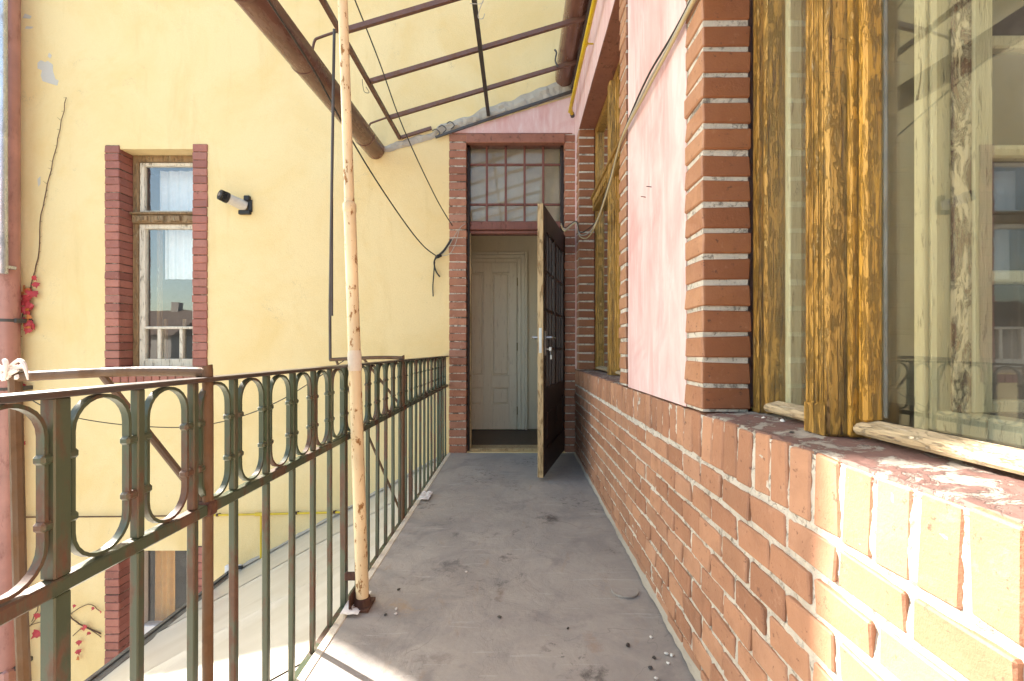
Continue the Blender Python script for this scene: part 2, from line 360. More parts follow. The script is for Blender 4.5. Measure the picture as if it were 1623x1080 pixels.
def m_glass(name, dirt=.05, boost=1.0, tint=(.985, .995, .985)):
    m = Mat(name); t = m.t
    tr = m.n('BsdfTransparent'); tr.inputs[0].default_value = (*tint, 1)
    gl = m.n('BsdfGlossy'); gl.inputs['Roughness'].default_value = .012; gl.inputs[0].default_value = (1, 1, 1, 1)
    bm_ = m.n('Bump'); m.link(m.noise(2.2, 2, .5), bm_.inputs['Height']); bm_.inputs['Distance'].default_value = .0025; bm_.inputs['Strength'].default_value = .25
    m.link(bm_.outputs[0], gl.inputs['Normal'])
    fr = m.n('LayerWeight'); fr.inputs['Blend'].default_value = .5
    fac = m.math('MINIMUM', m.math('MULTIPLY', m.math('ADD', m.math('MULTIPLY', m.math('POWER', fr.outputs['Facing'], 5.0), .95), .045), boost), 1.0)
    mx = m.n('MixShader'); m.link(fac, mx.inputs[0]); m.link(tr.outputs[0], mx.inputs[1]); m.link(gl.outputs[0], mx.inputs[2])
    df = m.n('BsdfDiffuse'); df.inputs[0].default_value = (.6, .58, .52, 1)
    d = m.math('MULTIPLY', m.ramp(m.noise(6, 7, .75), .35, .75, .25, 1.6), dirt)
    m2 = m.n('MixShader'); m.link(d, m2.inputs[0]); m.link(mx.outputs[0], m2.inputs[1]); m.link(df.outputs[0], m2.inputs[2])
    m.link(m2.outputs[0], m.out.inputs['Surface']); return m.m
GLASS = m_glass('old_window_glass', .012, 2.0)
GLASSL = m_glass('left_window_glass', .02, 2.2)
GLASSD = m_glass('dusty_transom_glass', .05, .55)

# shared brick meshes, one unit long on each side; scaled per brick
def unit_brick(mat, n, dims, c=.004, j=.0022):
    out = []
    for _ in range(n):
        b = MB(); b.cbox(-dims[0]/2, dims[0]/2, -dims[1]/2, dims[1]/2, 0, dims[2], c, j); out.append(b.mesh('brick', mat))
    return out
def lay(meshes, parent, x, y, z, name='brick', sc=(1, 1, 1), tilt=.006):
    return place(name, random.choice(meshes), (x, y, z), parent, sc, ((random.random()-.5)*tilt, (random.random()-.5)*tilt, (random.random()-.5)*tilt))

# ------------------------------------------------------------------ the setting: courtyard ground, balcony floor
YW = 4.42           # plane of the yellow wall
XW = 0.555          # plane of the brick parapet on the right
GZ = -4.2
g = MB(); g.grid((-150, -150, GZ), (300, 0, 0), (0, 300, 0), 30, 30)
tag(g.build('ground', GROUND), kind='structure')
fl = MB()
fl.grid((-.64, -3.0, 0), (XW+.64+.03, 0, 0), (0, 3.0+YW+.09, 0), 40, 220,
        lambda p: .0035*nz(p, 2.2)+.0012*nz(p, 9, 3)-.0055)
fl.box(-.64, XW+.03, -3.0, YW-.005, -.16, -.02)
fl_o = tag(fl.build('balcony_floor', FLOOR), kind='structure')
e = MB(); e.cbox(-.674, -.6405, -3.0, YW-.005, -.15, -.003, .004)
e.build('slab_edge', EDGEPAINT, fl_o)
lid = MB(); c0 = P(990, 936, F/(936-CY)); n = 28
lid.add([(c0.x+math.cos(2*math.pi*k/n)*.055, c0.y+math.sin(2*math.pi*k/n)*.055, zz) for zz in (-.004, .0035) for k in range(n)],
        [tuple(range(n, 2*n))]+[(k, (k+1) % n, n+(k+1) % n, n+k) for k in range(n)])
lid.build('floor_plug', FLOOR, fl_o)

# ------------------------------------------------------------------ the yellow house at the end
yb = thing('yellow_house', (-2, YW+2, GZ), 'yellow plastered house wall with brick framed windows and open brown door', 'house')
def hole_wall(x0, x1, z0, z1, holes, y, depth, fine=None):
    m = MB()
    xs = sorted(set([x0, x1]+[v for h in holes for v in h[:2]])); zs = sorted(set([z0, z1]+[v for h in holes for v in h[2:]]))
    for i in range(len(xs)-1):
        for k in range(len(zs)-1):
            cx, cz = (xs[i]+xs[i+1])/2, (zs[k]+zs[k+1])/2
            if any(h[0] < cx < h[1] and h[2] < cz < h[3] for h in holes): continue
            for yy in (y, y+depth): m.quad((xs[i], yy, zs[k]), (xs[i+1], yy, zs[k]), (xs[i+1], yy, zs[k+1]), (xs[i], yy, zs[k+1]))
    for a, b, c, d in list(holes)+[(x0, x1, z0, z1)]:
        m.quad((a, y, c), (a, y+depth, c), (a, y+depth, d), (a, y, d)); m.quad((b, y, c), (b, y+depth, c), (b, y+depth, d), (b, y, d))
        m.quad((a, y, c), (b, y, c), (b, y+depth, c), (a, y+depth, c)); m.quad((a, y, d), (b, y, d), (b, y+depth, d), (a, y+depth, d))
    return m
WX0, WX1 = -3.862, -3.145            # window openings
UZ0, UZ1 = .79, 2.945; LZ0, LZ1 = UZ0-3.9, UZ1-3.9
DX0, DX1, DZ1 = -.498, .462, 3.085   # door opening
m = hole_wall(-5.02, 5.0, GZ, 8.6, [(WX0-.02, WX1+.02, UZ0, UZ1), (WX0-.02, WX1+.02, LZ0, LZ1), (DX0-.02, DX1+.02, 0.0, DZ1)], YW, .34)
m.build('wall', YELLOW, yb)
m = MB(); m.box(-5.02, -4.72, YW+.345, 9.5, GZ, 8.6); m.box(4.7, 5.0, YW+.345, 9.5, GZ, 8.6); m.box(-4.715, 4.695, 9.2, 9.5, GZ, 8.6)
m.build('side_wall', YELLOW, yb)
m = MB(); m.box(-5.3, 5.2, YW-.25, 9.7, 8.605, 8.8); m.build('roof', TILE, yb)
# grey spots where the paint has come off, and the cement band along the canopy line
def blotch(pts, y, name, mat, parent, t=.003):
    mm = MB(); n_ = len(pts)
    mm.add([(p.x, y, p.z) for p in pts]+[(p.x, y+t, p.z) for p in pts], [tuple(range(n_))]+[(k, (k+1) % n_, n_+(k+1) % n_, n_+k) for k in range(n_)])
    return mm.build(name, mat, parent)
PALEG = m_plaster('bare_grey_plaster', (.56, .54, .48), (.48, .46, .41), (.3, .28, .25), .6)
blotch([P(*q, YW) for q in ((60, 100), (65, 96), (72, 99), (76, 97), (84, 103), (84, 113), (88, 126), (93, 128), (91, 136), (80, 133), (68, 129), (65, 120), (67, 112), (60, 109))], YW-.0025, 'bare_patch', PALEG, yb)
for q in (((78, 84), (82, 88), (80, 93), (76, 90)), ((40, 22), (50, 26), (48, 30), (36, 29)), ((42, 42), (53, 43), (50, 46), (40, 46)), ((60, 284), (64, 280), (64, 292), (61, 296))):
    blotch([P(*p, YW) for p in q], YW-.0025, 'bare_patch', PALEG, yb)
cb = MB(); up, lo = [], []
for i in range(61):
    t = i/60; px = 603+t*303; base = 232+(144-232)*t+ (5 if t < .3 else 0)
    hh = 3+19*max(0, t-.3)*(1.25-.25*t)+4*mnoise.noise(Vector((px*.045, 0, 0)))+1.5*mnoise.noise(Vector((px*.2, 3, 0)))
    up.append(P(px, base-max(2, hh*1.3), YW)); lo.append(P(px, base+8+3*mnoise.noise(Vector((px*.07, 7, 0))), YW))
vv = []
for a, b in zip(up, lo):
    for k in range(5):
        q = a.lerp(b, k/4); vv.append((q.x, YW-.004-(.016*max(.1, .6+nz(q, 22)+.6*nz(q, 50, 3)) if 0 < k < 4 else 0), q.z))
cb.add(vv, [(i*5+k, (i+1)*5+k, (i+1)*5+k+1, i*5+k+1) for i in range(60) for k in range(4)])
cb.build('cement_band', CEMENT, yb)
# pink plaster over the door
pp = MB(); pts = [P(700, 216, YW), P(912, 152, YW), Vector((.557, YW, DZ1+.002)), Vector((-.67, YW, DZ1+.002))]
pp.add([(p.x, YW-.006, p.z) for p in pts]+[(p.x, YW+.002, p.z) for p in pts], [(0, 1, 2, 3)]+[(k, (k+1) % 4, 4+(k+1) % 4, 4+k) for k in range(4)])
pp.build('pink_plaster_panel', PINK, yb)

def brick_column(parent, meshes, x0, x1, y0, y1, z0, z1, pitch=.0772, h=.0655, mortar=MORTARD, name='brick_surround', back=.006, side=0):
    mo = MB(); mo.box(x0+.004, x1-.004, y0+back, y1-.004, z0, z1); mm = mo.build(name, mortar, parent)
    n_ = int(round((z1-z0)/pitch)); p = (z1-z0)/n_
    for i in range(n_):
        z = z0+i*p+.5*(p-h)
        lay(meshes, mm, (x0+x1)/2+random.uniform(-.0015, .0015), (y0+y1)/2+random.uniform(-.0015, .0015), z+random.uniform(-.001, .001), sc=(x1-x0, y1-y0, 1))
    return mm
bl_m = [None]
BL = unit_brick(BRICKL, 6, (1, 1, .0685), .003, .0)     # x, y scaled to size
def col_meshes(mat, wx, wy, h, c=.005, j=.0022): return unit_brick(mat, 7, (wx, wy, h), c, j)
def brick_col(parent, mat, x0, x1, y0, y1, z0, z1, h=.066, pitch=.0772, mortar=MORTARD, recess=.006, name='brick_surround', ms=None):
    mo = MB(); rx = recess
    mo.box(x0+rx, x1-rx, y0+rx, y1-.002, z0, z1); mm = mo.build(name, mortar, parent)
    ms = ms or col_meshes(mat, x1-x0, y1-y0, h); n_ = int(round((z1-z0)/pitch)); p = (z1-z0)/n_
    for i in range(n_):
        lay(ms, mm, (x0+x1)/2+random.uniform(-.0022, .0022), (y0+y1)/2+random.uniform(-.0025, .001), z0+i*p+.5*(p-h)+random.uniform(-.002, .002), tilt=.010)
    return mm
for zz in (0, -3.9):
    brick_col(yb, BRICKL, WX0-.138, WX0+.004, YW-.012, YW+.205, UZ0+zz-.03, UZ1+.035+zz, .0715)
    brick_col(yb, BRICKL, WX1-.004, WX1+.138, YW-.012, YW+.205, UZ0+zz-.03, UZ1+.045+zz, .0715)
    mo = MB(); mo.box(WX0-.13, WX1+.13, YW-.004, YW+.03, UZ0+zz-.115, UZ0+zz-.035); mo = mo.build('brick_sill_course', MORTARD, yb)
    ms = unit_brick(BRICKL, 4, (.068, .05, .078), .004, .002)
    for i in range(13): lay(ms, mo, WX0-.1+i*.0765, YW+.012, UZ0+zz-.113)
brick_col(yb, BRICKD, -.662, DX0+.004, YW-.014, YW+.12, -.005, DZ1, .0655, recess=.005, mortar=MORTARM)
brick_col(yb, BRICKD, DX1-.004, XW+.02, YW-.014, YW+.12, -.005, DZ1, .066, mortar=MORTAR, recess=.008)

# upper window of the yellow house
def lw(parent, zoff, modern):
    z0, z1 = UZ0+zoff, UZ1+zoff; y = YW+.17
    x0, x1 = WX0+.006, WX1-.006
    if not modern:
        f = MB()
        for a, b, c, d in ((x0, x0+.055, z0, z1), (x1-.055, x1, z0, z1), (x0+.0555, x1-.0555, z1-.065, z1), (x0+.0555, x1-.0555, z0, z0+.03)): f.cbox(a, b, y-.03, y+.10, c, d, .005)
        w = f.build('window', OLDWOOD, parent)
        zt = P(0, 351, 4.6).z
        t = MB(); t.cbox(x0+.02, x1-.02, y-.065, y+.06, zt-.035, zt+.045, .006); t.cbox(x0+.01, x1-.01, y-.085, y+.05, zt+.0455, zt+.07, .006)
        t.build('transom', OLDWOOD, w)
        for i in range(4):
            xx = x0+.075+i*.165
            d = MB(); d.cbox(xx, xx+.11, y-.082, y-.066, zt-.022, zt+.032, .008); d.build('dentil', OLDWOOD, w)
        s = MB()                                             # upper sash
        za, zb = zt+.072, z1-.067
        for a, b, c, d in ((x0+.057, x0+.10, za, zb), (x1-.10, x1-.057, za, zb), (x0+.1005, x1-.1005, zb-.035, zb), (x0+.1005, x1-.1005, za, za+.03)): s.cbox(a, b, y-.012, y+.03, c, d, .004)
        s.build('upper_sash', WHITEW, w)
        gp = MB(); gp.box(x0+.0985, x1-.0985, y+.008, y+.011, za+.028, zb-.033); gp.build('pane', GLASSL, w)
        s = MB(); za, zb = z0+.03, zt-.037                    # lower sash
        zr = P(0, 520, 4.6).z
        for a, b, c, d in ((x0+.057, x0+.115, za, zb), (x1-.115, x1-.057, za, zb), (x0+.1155, x1-.1155, zb-.045, zb), (x0+.1155, x1-.1155, za, za+.085), (x0+.1155, x1-.1155, zr-.012, zr+.014)): s.cbox(a, b, y-.018, y+.03, c, d, .004)
        for xx in (x0+.235, x0+.455): s.cbox(xx, xx+.035, y-.014, y+.026, za+.0855, zr-.0125, .004)
        s.build('lower_sash', WHITEW, w)
        gp = MB(); gp.box(x0+.113, x1-.113, y+.008, y+.011, za+.08, zb-.043); gp.build('pane', GLASSL, w)
        ib = MB()
        for xx in (x0+.16, x0+.36, x1-.08): ib.cbox(xx, xx+.03, y+.16, y+.19, za, zr+.1, .004)
        ib.cbox(x0+.105, x0+.135, y+.14, y+.19, za, zb, .004)
        ib.build('inner_sash', OLDWOOD, w)
        cu = MB(); cu.grid((x0+.14, y+.2, zb-.52), (.55, 0, 0), (0, 0, .52), 60, 8, lambda p: .012*math.sin(p.x*70)+.006*math.sin(p.x*31)); cu.smooth = True
        cu.build('lace_curtain', LACE, w)
        cu = MB(); cu.grid((x0+.10, y+.2, zt+.08), (.6, 0, 0), (0, 0, z1-zt-.15), 60, 8, lambda p: .010*math.sin(p.x*60)); cu.smooth = True
        cu.build('lace_curtain', LACE, w)
        sl = MB(); sl.cbox(WX0+.002, WX1-.002, YW-.03, y-.031, z0-.02, z0+.012, .006); sl.build('sill_board', BARE, w)
    else:
        f = MB()
        for a, b, c, d in ((x0, x0+.09, z0, z1), (x1-.09, x1, z0, z1), (x0+.0905, x1-.0905, z1-.05, z1), (x0+.0905, x1-.0905, z0+1.25, z0+1.34)): f.cbox(a, b, y-.03, y+.06, c, d, .006)
        w = f.build('window', WHITEPL, parent)
        gp = MB(); gp.box(x0+.088, x1-.088, y+.008, y+.011, z0+1.338, z1-.048); gp.build('pane', GLASSD, w)
        gp = MB(); gp.box(x0+.088, x1-.088, y+.008, y+.011, z0+.05, z0+1.252); gp.build('pane', GLASSL, w)
        cu = MB(); cu.grid((x0+.09, y+.14, z0+.2), (.21, 0, 0), (0, 0, 1.88), 40, 8, lambda p: .014*math.sin(p.x*90)+.006*math.sin(p.x*37+p.z)); cu.smooth = True
        cu.build('curtain', CURTAIN, w)
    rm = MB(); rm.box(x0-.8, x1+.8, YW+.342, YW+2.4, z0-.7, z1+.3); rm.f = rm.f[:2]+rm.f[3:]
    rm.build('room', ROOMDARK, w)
    return w
lw(yb, 0, False); lw(yb, -3.9, True)

# the doorway: frame, barred transom light, open leaf, hall behind
K = 4.52
fy0, fy1 = YW+.06, YW+.16
f = MB(); tz0, tz1 = P(0, 372, K).z, P(0, 353, K).z
f.cbox(DX0+.001, DX0+.03, fy0, fy1, 0.0, DZ1-.075, .004); f.build('door_jamb', DOORDARK, yb); f = MB()
f.cbox(DX1-.035, DX1-.001, fy0, fy1, 0, DZ1-.075, .004); f.build('door_jamb', DOORDARK, yb); f = MB()
f.cbox(DX0+.001, DX1-.001, fy0-.02, fy1, DZ1-.0745, DZ1-.002, .006)
dr = f.build('door_frame', DOORFRAME, yb)
f = MB(); f.cbox(DX0+.0305, DX1-.0355, fy0-.012, fy1, tz0+.035, tz1, .006); f.cbox(DX0+.0305, DX1-.0355, fy0+.012, fy1, tz0, tz0+.0345, .006); f.build('transom_bar', DOORFRAME, dr)
f = MB(); f.cbox(DX0-.14, DX1+.07, YW-.012, YW-.0065, DZ1+.001, DZ1+.012, .002); f.cbox(DX0+.002, DX1-.002, YW-.03, fy0-.022, DZ1-.09, DZ1-.001, .006); f.build('lintel', LINTEL, dr)
f = MB(); f.cbox(DX0+.03, DX0+.04, fy0-.006, fy1-.02, .02, tz0, .002); f.build('worn_stop', DOOREDGE, dr)
f = MB(); f.cbox(DX0+.031, DX1-.036, fy0-.03, fy1+.05, .0, .03, .006); f.build('threshold', DOOREDGE, dr)
cx = [P(px, 0, K).x for px in (741, 771.7, 801.6, 831.4, 861, 889)]; cz = [P(0, py, K).z for py in (353, 325, 262, 232)]
for xx in cx[1:-1]:
    b = MB(); b.cbox(xx-.011, xx+.011, fy0+.02, fy0+.05, cz[0]-.002, DZ1-.07, .003); b.build('glazing_bar', DOORFRAME, dr)
for zz in cz[1:-1]:
    b = MB(); b.cbox(DX0+.029, DX1-.034, fy0+.0225, fy0+.0475, zz-.01, zz+.01, .003); b.build('glazing_bar', DOORFRAME, dr)
for i in range(5):
    for k in range(3):
        b = MB(); x0, x1 = cx[i]+.003, cx[i+1]-.003; z0, z1 = cz[k]+.004, cz[k+1]-.004
        b.box(x0, x1, fy0+.034, fy0+.037, z0, z1); b.build('pane', GLASSD, dr)
# plastic film sagging behind the transom panes
FILM = m_flat('milky_plastic_film', (.70, .60, .45), .3, spec=.5)
b = MB(); b.grid((DX0+.03, fy1+.03, cz[0]-.02), (DX1-DX0-.07, 0, 0), (0, 0, cz[3]-cz[0]+.05), 44, 34,
    lambda p: .05*nz((p.x*.7+p.z*.5, 0, p.z*1.9-p.x*1.1), 2.0, 5)+.016*nz((p.x*.6, 0, p.z*4.2-p.x*2.6), 2.4, 8)); b.smooth = True
b.build('plastic_film', FILM, dr)
ft = FILM.node_tree; tl = ft.nodes.new('ShaderNodeBsdfTranslucent'); tl.inputs[0].default_value = (.75, .68, .55, 1); mx_ = ft.nodes.new('ShaderNodeMixShader'); mx_.inputs[0].default_value = .5
ft.links.new(ft.nodes['Principled BSDF'].outputs[0], mx_.inputs[1]); ft.links.new(tl.outputs[0], mx_.inputs[2]); ft.links.new(mx_.outputs[0], ft.nodes['Material Output'].inputs['Surface'])

hinge = Vector((.448, YW+.055, 0)); free = Vector((.176, 3.466, 0)); du = (free-hinge); LL = du.length; du.normalize(); dn = Vector((-du.y, du.x, 0))
if dn.x < 0: dn = -dn
def dt(u, t, z): return tuple(hinge+du*u+dn*t+Vector((0, 0, z)))
TH = .046; dz0, dz1 = .022, 2.112; gz0, gz1 = P(0, 612, 3.75).z, 1.93
lf = MB()
def dbx(mb, u0, u1, z0, z1, t0=-TH/2, t1=TH/2, c=.004): mb.cbox(u0, u1, t0, t1, z0, z1, c, tf=dt)
dbx(lf, 0, .11, dz0, dz1); dbx(lf, LL-.125, LL-.006, dz0, dz1); dbx(lf, .1105, LL-.1255, gz1, dz1); dbx(lf, .1105, LL-.1255, dz0, dz0+.2); dbx(lf, .1105, LL-.1255, gz0-.13, gz0)
uc = .11+(LL-.235)/2; dbx(lf, uc-.04, uc+.04, gz0+.001, gz1-.001)
dbx(lf, .1105, LL-.1255, dz0+.2005, gz0-.1305, -.012, .012)
for a, b_ in ((.16, uc-.05), (uc+.05, LL-.175)):
    dbx(lf, a, b_, dz0+.26, gz0-.19, -.02, .02, .012)
leaf = lf.build('door', DOORDARK, yb); tag(leaf, 'dark brown glazed door leaf standing open')
eg = MB(); dbx(eg, LL-.0055, LL+.004, dz0+.001, dz1-.001, -TH/2+.001, TH/2-.001, .002); eg.build('worn_edge', DOOREDGE, leaf)
for ua, ub in ((.11, uc-.04), (uc+.04, LL-.125)):
    for k in (1, 2):
        b = MB(); uu = ua+(ub-ua)*k/3; dbx(b, uu-.011, uu+.011, gz0+.001, gz1-.001, -.017, .017, .003); b.build('glazing_bar', DOORDARK, leaf)
    for k in range(1, 4):
        b = MB(); zz = gz0+(gz1-gz0)*k/4; dbx(b, ua+.001, ub-.001, zz-.011, zz+.011, -.015, .015, .003); b.build('glazing_bar', DOORDARK, leaf)
    b = MB(); dbx(b, ua+.001, ub-.001, gz0+.001, gz1-.001, -.0015, .0015, .0004); b.build('pane', GLASS, leaf)
hz = P(0, 535, 3.5).z; hu = LL-.065
for sgn in (-1, 1):
    b = MB(); dbx(b, hu-.02, hu+.02, hz-.14, hz+.05, sgn*(TH/2+.001), sgn*(TH/2+.005), .001); b.build('lock_plate', STEEL, leaf)
    b = MB(); b.tube([dt(hu, sgn*TH/2, hz), dt(hu, sgn*(TH/2+.05), hz), dt(hu-.012, sgn*(TH/2+.058), hz), dt(hu-.11, sgn*(TH/2+.058), hz-.004)], .0085, 8); b.build('handle', STEEL, leaf)
b = MB(); b.tube([dt(hu, TH/2, hz-.09), dt(hu, TH/2+.03, hz-.09)], .004, 6); b.cbox(hu-.002, hu+.002, TH/2+.03, TH/2+.05, hz-.105, hz-.075, .001, tf=dt)
b.tube([dt(hu, TH/2+.045, hz-.1), dt(hu+.004, TH/2+.047, hz-.14)], .003, 6); b.cbox(hu-.003, hu+.009, TH/2+.04, TH/2+.055, hz-.17, hz-.135, .002, tf=dt); b.build('key', STEEL, leaf)
b = MB(); dbx(b, LL+.0045, LL+.007, hz-.12, hz+.07, -.011, .011, .0008); b.build('lock_forend', STEEL, leaf)
# hall
HY = 5.72; hx0, hx1 = -1.5, 1.3
b = MB(); b.quad((hx0, HY, 0), (hx1, HY, 0), (hx1, HY, 3.2), (hx0, HY, 3.2)); b.quad((hx0, HY, 0), (hx0, YW+.35, 0), (hx0, YW+.35, 3.2), (hx0, HY, 3.2)); b.quad((hx1, HY, 0), (hx1, YW+.35, 0), (hx1, YW+.35, 3.2), (hx1, HY, 3.2))
b.quad((hx0, YW+.35, 3.2), (hx1, YW+.35, 3.2), (hx1, HY, 3.2), (hx0, HY, 3.2)); hall = b.build('hall_wall', HALL, yb)
b = MB(); b.box(hx0, hx1, YW+.211, HY-.001, -.06, -.004); b.build('hall_floor', HALLFLOOR, yb)
kx = lambda px: (px-CX)/F*HY
kz = lambda py: CAMZ-(py-CY)/F*HY
d = MB(); a0, a1 = kx(733), kx(819); zt = kz(418); y = HY-.05
px0, px1 = [(kx(745), kx(767)), (kx(780), kx(807))], None
rows = [(kz(641), kz(613)), (kz(595), kz(434))]
d.box(a0, a1, y+.012, HY-.002, .006, zt)
xe = [a0, kx(745), kx(767), kx(780), kx(807), a1]
for i in (0, 2, 4): d.cbox(xe[i], xe[i+1], y-.022, y+.0118, .006, zt, .003)
for xa, xb in ((xe[1], xe[2]), (xe[3], xe[4])):
    for za, zb in ((.006, rows[0][0]), (rows[0][1], rows[1][0]), (rows[1][1], zt)): d.cbox(xa+.0005, xb-.0005, y-.022, y+.0118, za, zb, .003)
    for za, zb in rows: d.cbox(xa+.018, xb-.018, y-.012, y+.0118, za+.018, zb-.018, .022)
hd = d.build('hall_door', HALLDOOR, yb); tag(hd, 'ivory panelled door inside the hall')
d = MB()
for i, (o, w_, t_) in enumerate(((.006, .05, .02), (.0565, .045, .035), (.102, .03, .055))):
    d.cbox(a1+o, a1+o+w_, HY-.03-t_, HY-.002, .001, zt+o+w_, .006); d.cbox(a0-.1, a1+o-.0005, HY-.03-t_, HY-.002, zt+o, zt+o+w_, .006)
d.build('door_casing', HALLDOOR, hd)
for pyy in (448, 550, 650):
    d = MB(); d.tube([(a1+.004, y-.012, kz(pyy)-.05), (a1+.004, y-.012, kz(pyy)+.05)], .008, 8); d.build('hinge', BRASS, hd)

# ------------------------------------------------------------------ the pink house on the right
pb = thing('pink_house', (2, 1.5, GZ), 'pink limewashed house side with tan brick parapet and ochre wooden windows', 'house')
N0, N1 = -.285, 1.366          # near window opening
Q0, Q1 = 2.47, 4.125           # far window opening
SZ, TZ = .81, 3.0
def pink(y0, y1, z0, z1, x=XW+.004):
    mm = MB(); mm.grid((x, y0, z0), (0, 0, z1-z0), (0, y1-y0, 0), max(2, int((z1-z0)/.08)), max(2, int((y1-y0)/.08)), lambda p: .002*nz(p, 5)); mm.box(x+.02, 1.0, y0, y1, z0, z1); return mm
pm = MB()
for a in ((N1+.137, Q0-.172, SZ, TZ), (Q1+.14, YW-.003, SZ, TZ), (-3.0, N0-.14, SZ, TZ), (-3.0, YW-.003, TZ+.002, 3.75)):
    q = pink(*a); pm.add(q.v, q.f)
pm.build('plaster_wall', PINK, pb)
m = MB(); m.box(XW+.03, 1.0, -3.0, YW-.003, GZ, -.17); m.box(XW+.12, 1.0, -3.0, YW-.003, -.168, SZ-.03); m.build('lower_wall', PINK, pb)
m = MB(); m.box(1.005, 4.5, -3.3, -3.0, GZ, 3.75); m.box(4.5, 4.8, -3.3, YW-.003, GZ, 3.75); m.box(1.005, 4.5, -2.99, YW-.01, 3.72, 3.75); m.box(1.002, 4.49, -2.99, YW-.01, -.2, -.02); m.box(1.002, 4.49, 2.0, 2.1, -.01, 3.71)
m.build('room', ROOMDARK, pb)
rf = MB(); rf.add([(.62, -3.4, 3.76), (.62, YW-.004, 3.76), (4.9, YW-.004, 5.8), (4.9, -3.4, 5.8), (.62, -3.4, 3.84), (.62, YW-.004, 3.84), (4.9, YW-.004, 5.9), (4.9, -3.4, 5.9)],
    [(0, 1, 2, 3), (4, 5, 6, 7), (0, 1, 5, 4), (1, 2, 6, 5), (2, 3, 7, 6), (3, 0, 4, 7)]); rf.build('roof', TILE, pb)
# parapet: header-bond bricks under an upright (soldier) course, laid into uneven white mortar
mo = MB(); YE = .18
def mort(p): return .0040*nz(p, 30)+.0018*nz(p, 9, 4)+.0022*nz(p, 80, 2)
mo.grid((XW+.0052, YE, -.02), (0, 0, SZ+.012), (0, YW-YE-.012, 0), 90, 460, lambda p: -mort(p))
mo.box(XW+.022, XW+.11, YE, YW-.012, -.02, SZ-.012)
par = mo.build('parapet_mortar', MORTAR, pb)
hm = unit_brick(BRICK, 12, (.09, .1340, .0630), .003, .003)
SOLD = .137; z_sold0 = SZ-SOLD-.002
cz0 = z_sold0-.011
row = 0; z = cz0
while z > -.02:
    z -= .0775; off = (row % 2)*.074+random.uniform(-.006, .006)
    yy = YE+.02+off
    while yy < YW-.075:
        wv = .003*math.sin(yy*2.1+row)
        zz = max(z, -.03)
        lay(hm, par, XW+.0435+random.uniform(-.002, .0022), yy+.0685+random.uniform(-.003, .003), zz+.0055+wv+random.uniform(-.0015, .0015), tilt=.014)
        yy += .1485
    row += 1
smm = unit_brick(BRICK, 12, (.10, .0610, SOLD-.003), .0035, .003)
yy = YE+.02
while yy < YW-.05:
    lay(smm, par, XW+.05+random.uniform(-.0018, .0018), yy+.031+random.uniform(-.0025, .0025), z_sold0+random.uniform(-.0015, .001), 'soldier_brick', tilt=.014); yy += .0738
# behind the camera the parapet goes on: joined bricks
rest = MB(); z = cz0; row = 0
while z > -.02:
    z -= .0775; yy = -3.0+(row % 2)*.074
    while yy < YE-.12: rest.cbox(XW, XW+.09, yy, yy+.137, max(z, -.03)+.004, max(z, -.03)+.0705, .0045, .0015); yy += .1485
    row += 1
yy = -3.0
while yy < YE-.03: rest.cbox(XW, XW+.1, yy, yy+.062, z_sold0, z_sold0+SOLD, .0055, .0015); yy += .0738
tag(rest.build('brickwork', BRICK, pb), kind='stuff')
mo = MB(); mo.box(XW+.006, XW+.11, -3.0, YE-.005, -.02, SZ-.012); mo.build('parapet_mortar', MORTAR, pb)

ff = MB(); v = []; NF = 300
for i in range(NF+1):
    y = YE+(YW-.06-YE)*i/NF; w_ = .016+.010*mnoise.noise(Vector((y*6, 0, 0)))+.006*mnoise.noise(Vector((y*23, 4, 0)))
    v += [(XW-w_, y, .0005), (XW-w_*.45, y, .006+.003*mnoise.noise(Vector((y*17, 9, 0)))), (XW+.004, y, .016+.006*mnoise.noise(Vector((y*9, 2, 0)))), (XW+.012, y, .016)]
ff.add(v, [(i*4+k, (i+1)*4+k, (i+1)*4+k+1, i*4+k+1) for i in range(NF) for k in range(3)]); ff.build('cement_fillet', CEMENT, pb)
# window sills
def sill(y0, y1):
    s_ = MB(); s_.grid((XW+.004, y0, SZ-.002), (.22, 0, .006), (0, y1-y0, 0), 26, int((y1-y0)/.012), lambda p: .0028*nz(p, 22)+.002*nz(p, 60, 4)-.002*(p.x < XW+.008)*8)
    s_.box(XW+.10, XW+.44, y0, y1, SZ-.04, SZ-.012); return s_.build('sill', SILL, pb)
sill(N0-.13, N1-.001); sill(Q0, Q1)
# brick jambs
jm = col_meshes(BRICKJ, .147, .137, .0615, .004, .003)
jl = [(N1, N1+.137), (Q0-.172+.034, Q0), (Q1, Q1+.137), (N0-.137, N0)]
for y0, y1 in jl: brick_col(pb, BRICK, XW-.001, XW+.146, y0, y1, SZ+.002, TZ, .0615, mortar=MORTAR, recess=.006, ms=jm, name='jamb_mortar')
# red painted lintels
for y0, y1 in ((N0-.14, N1+.14), (Q0-.14, Q1+.14)):
    b = MB(); b.cbox(XW+.006, XW+.30, y0, y1, TZ+.0, TZ+.03, .004); b.build('lintel', LINTEL, pb)

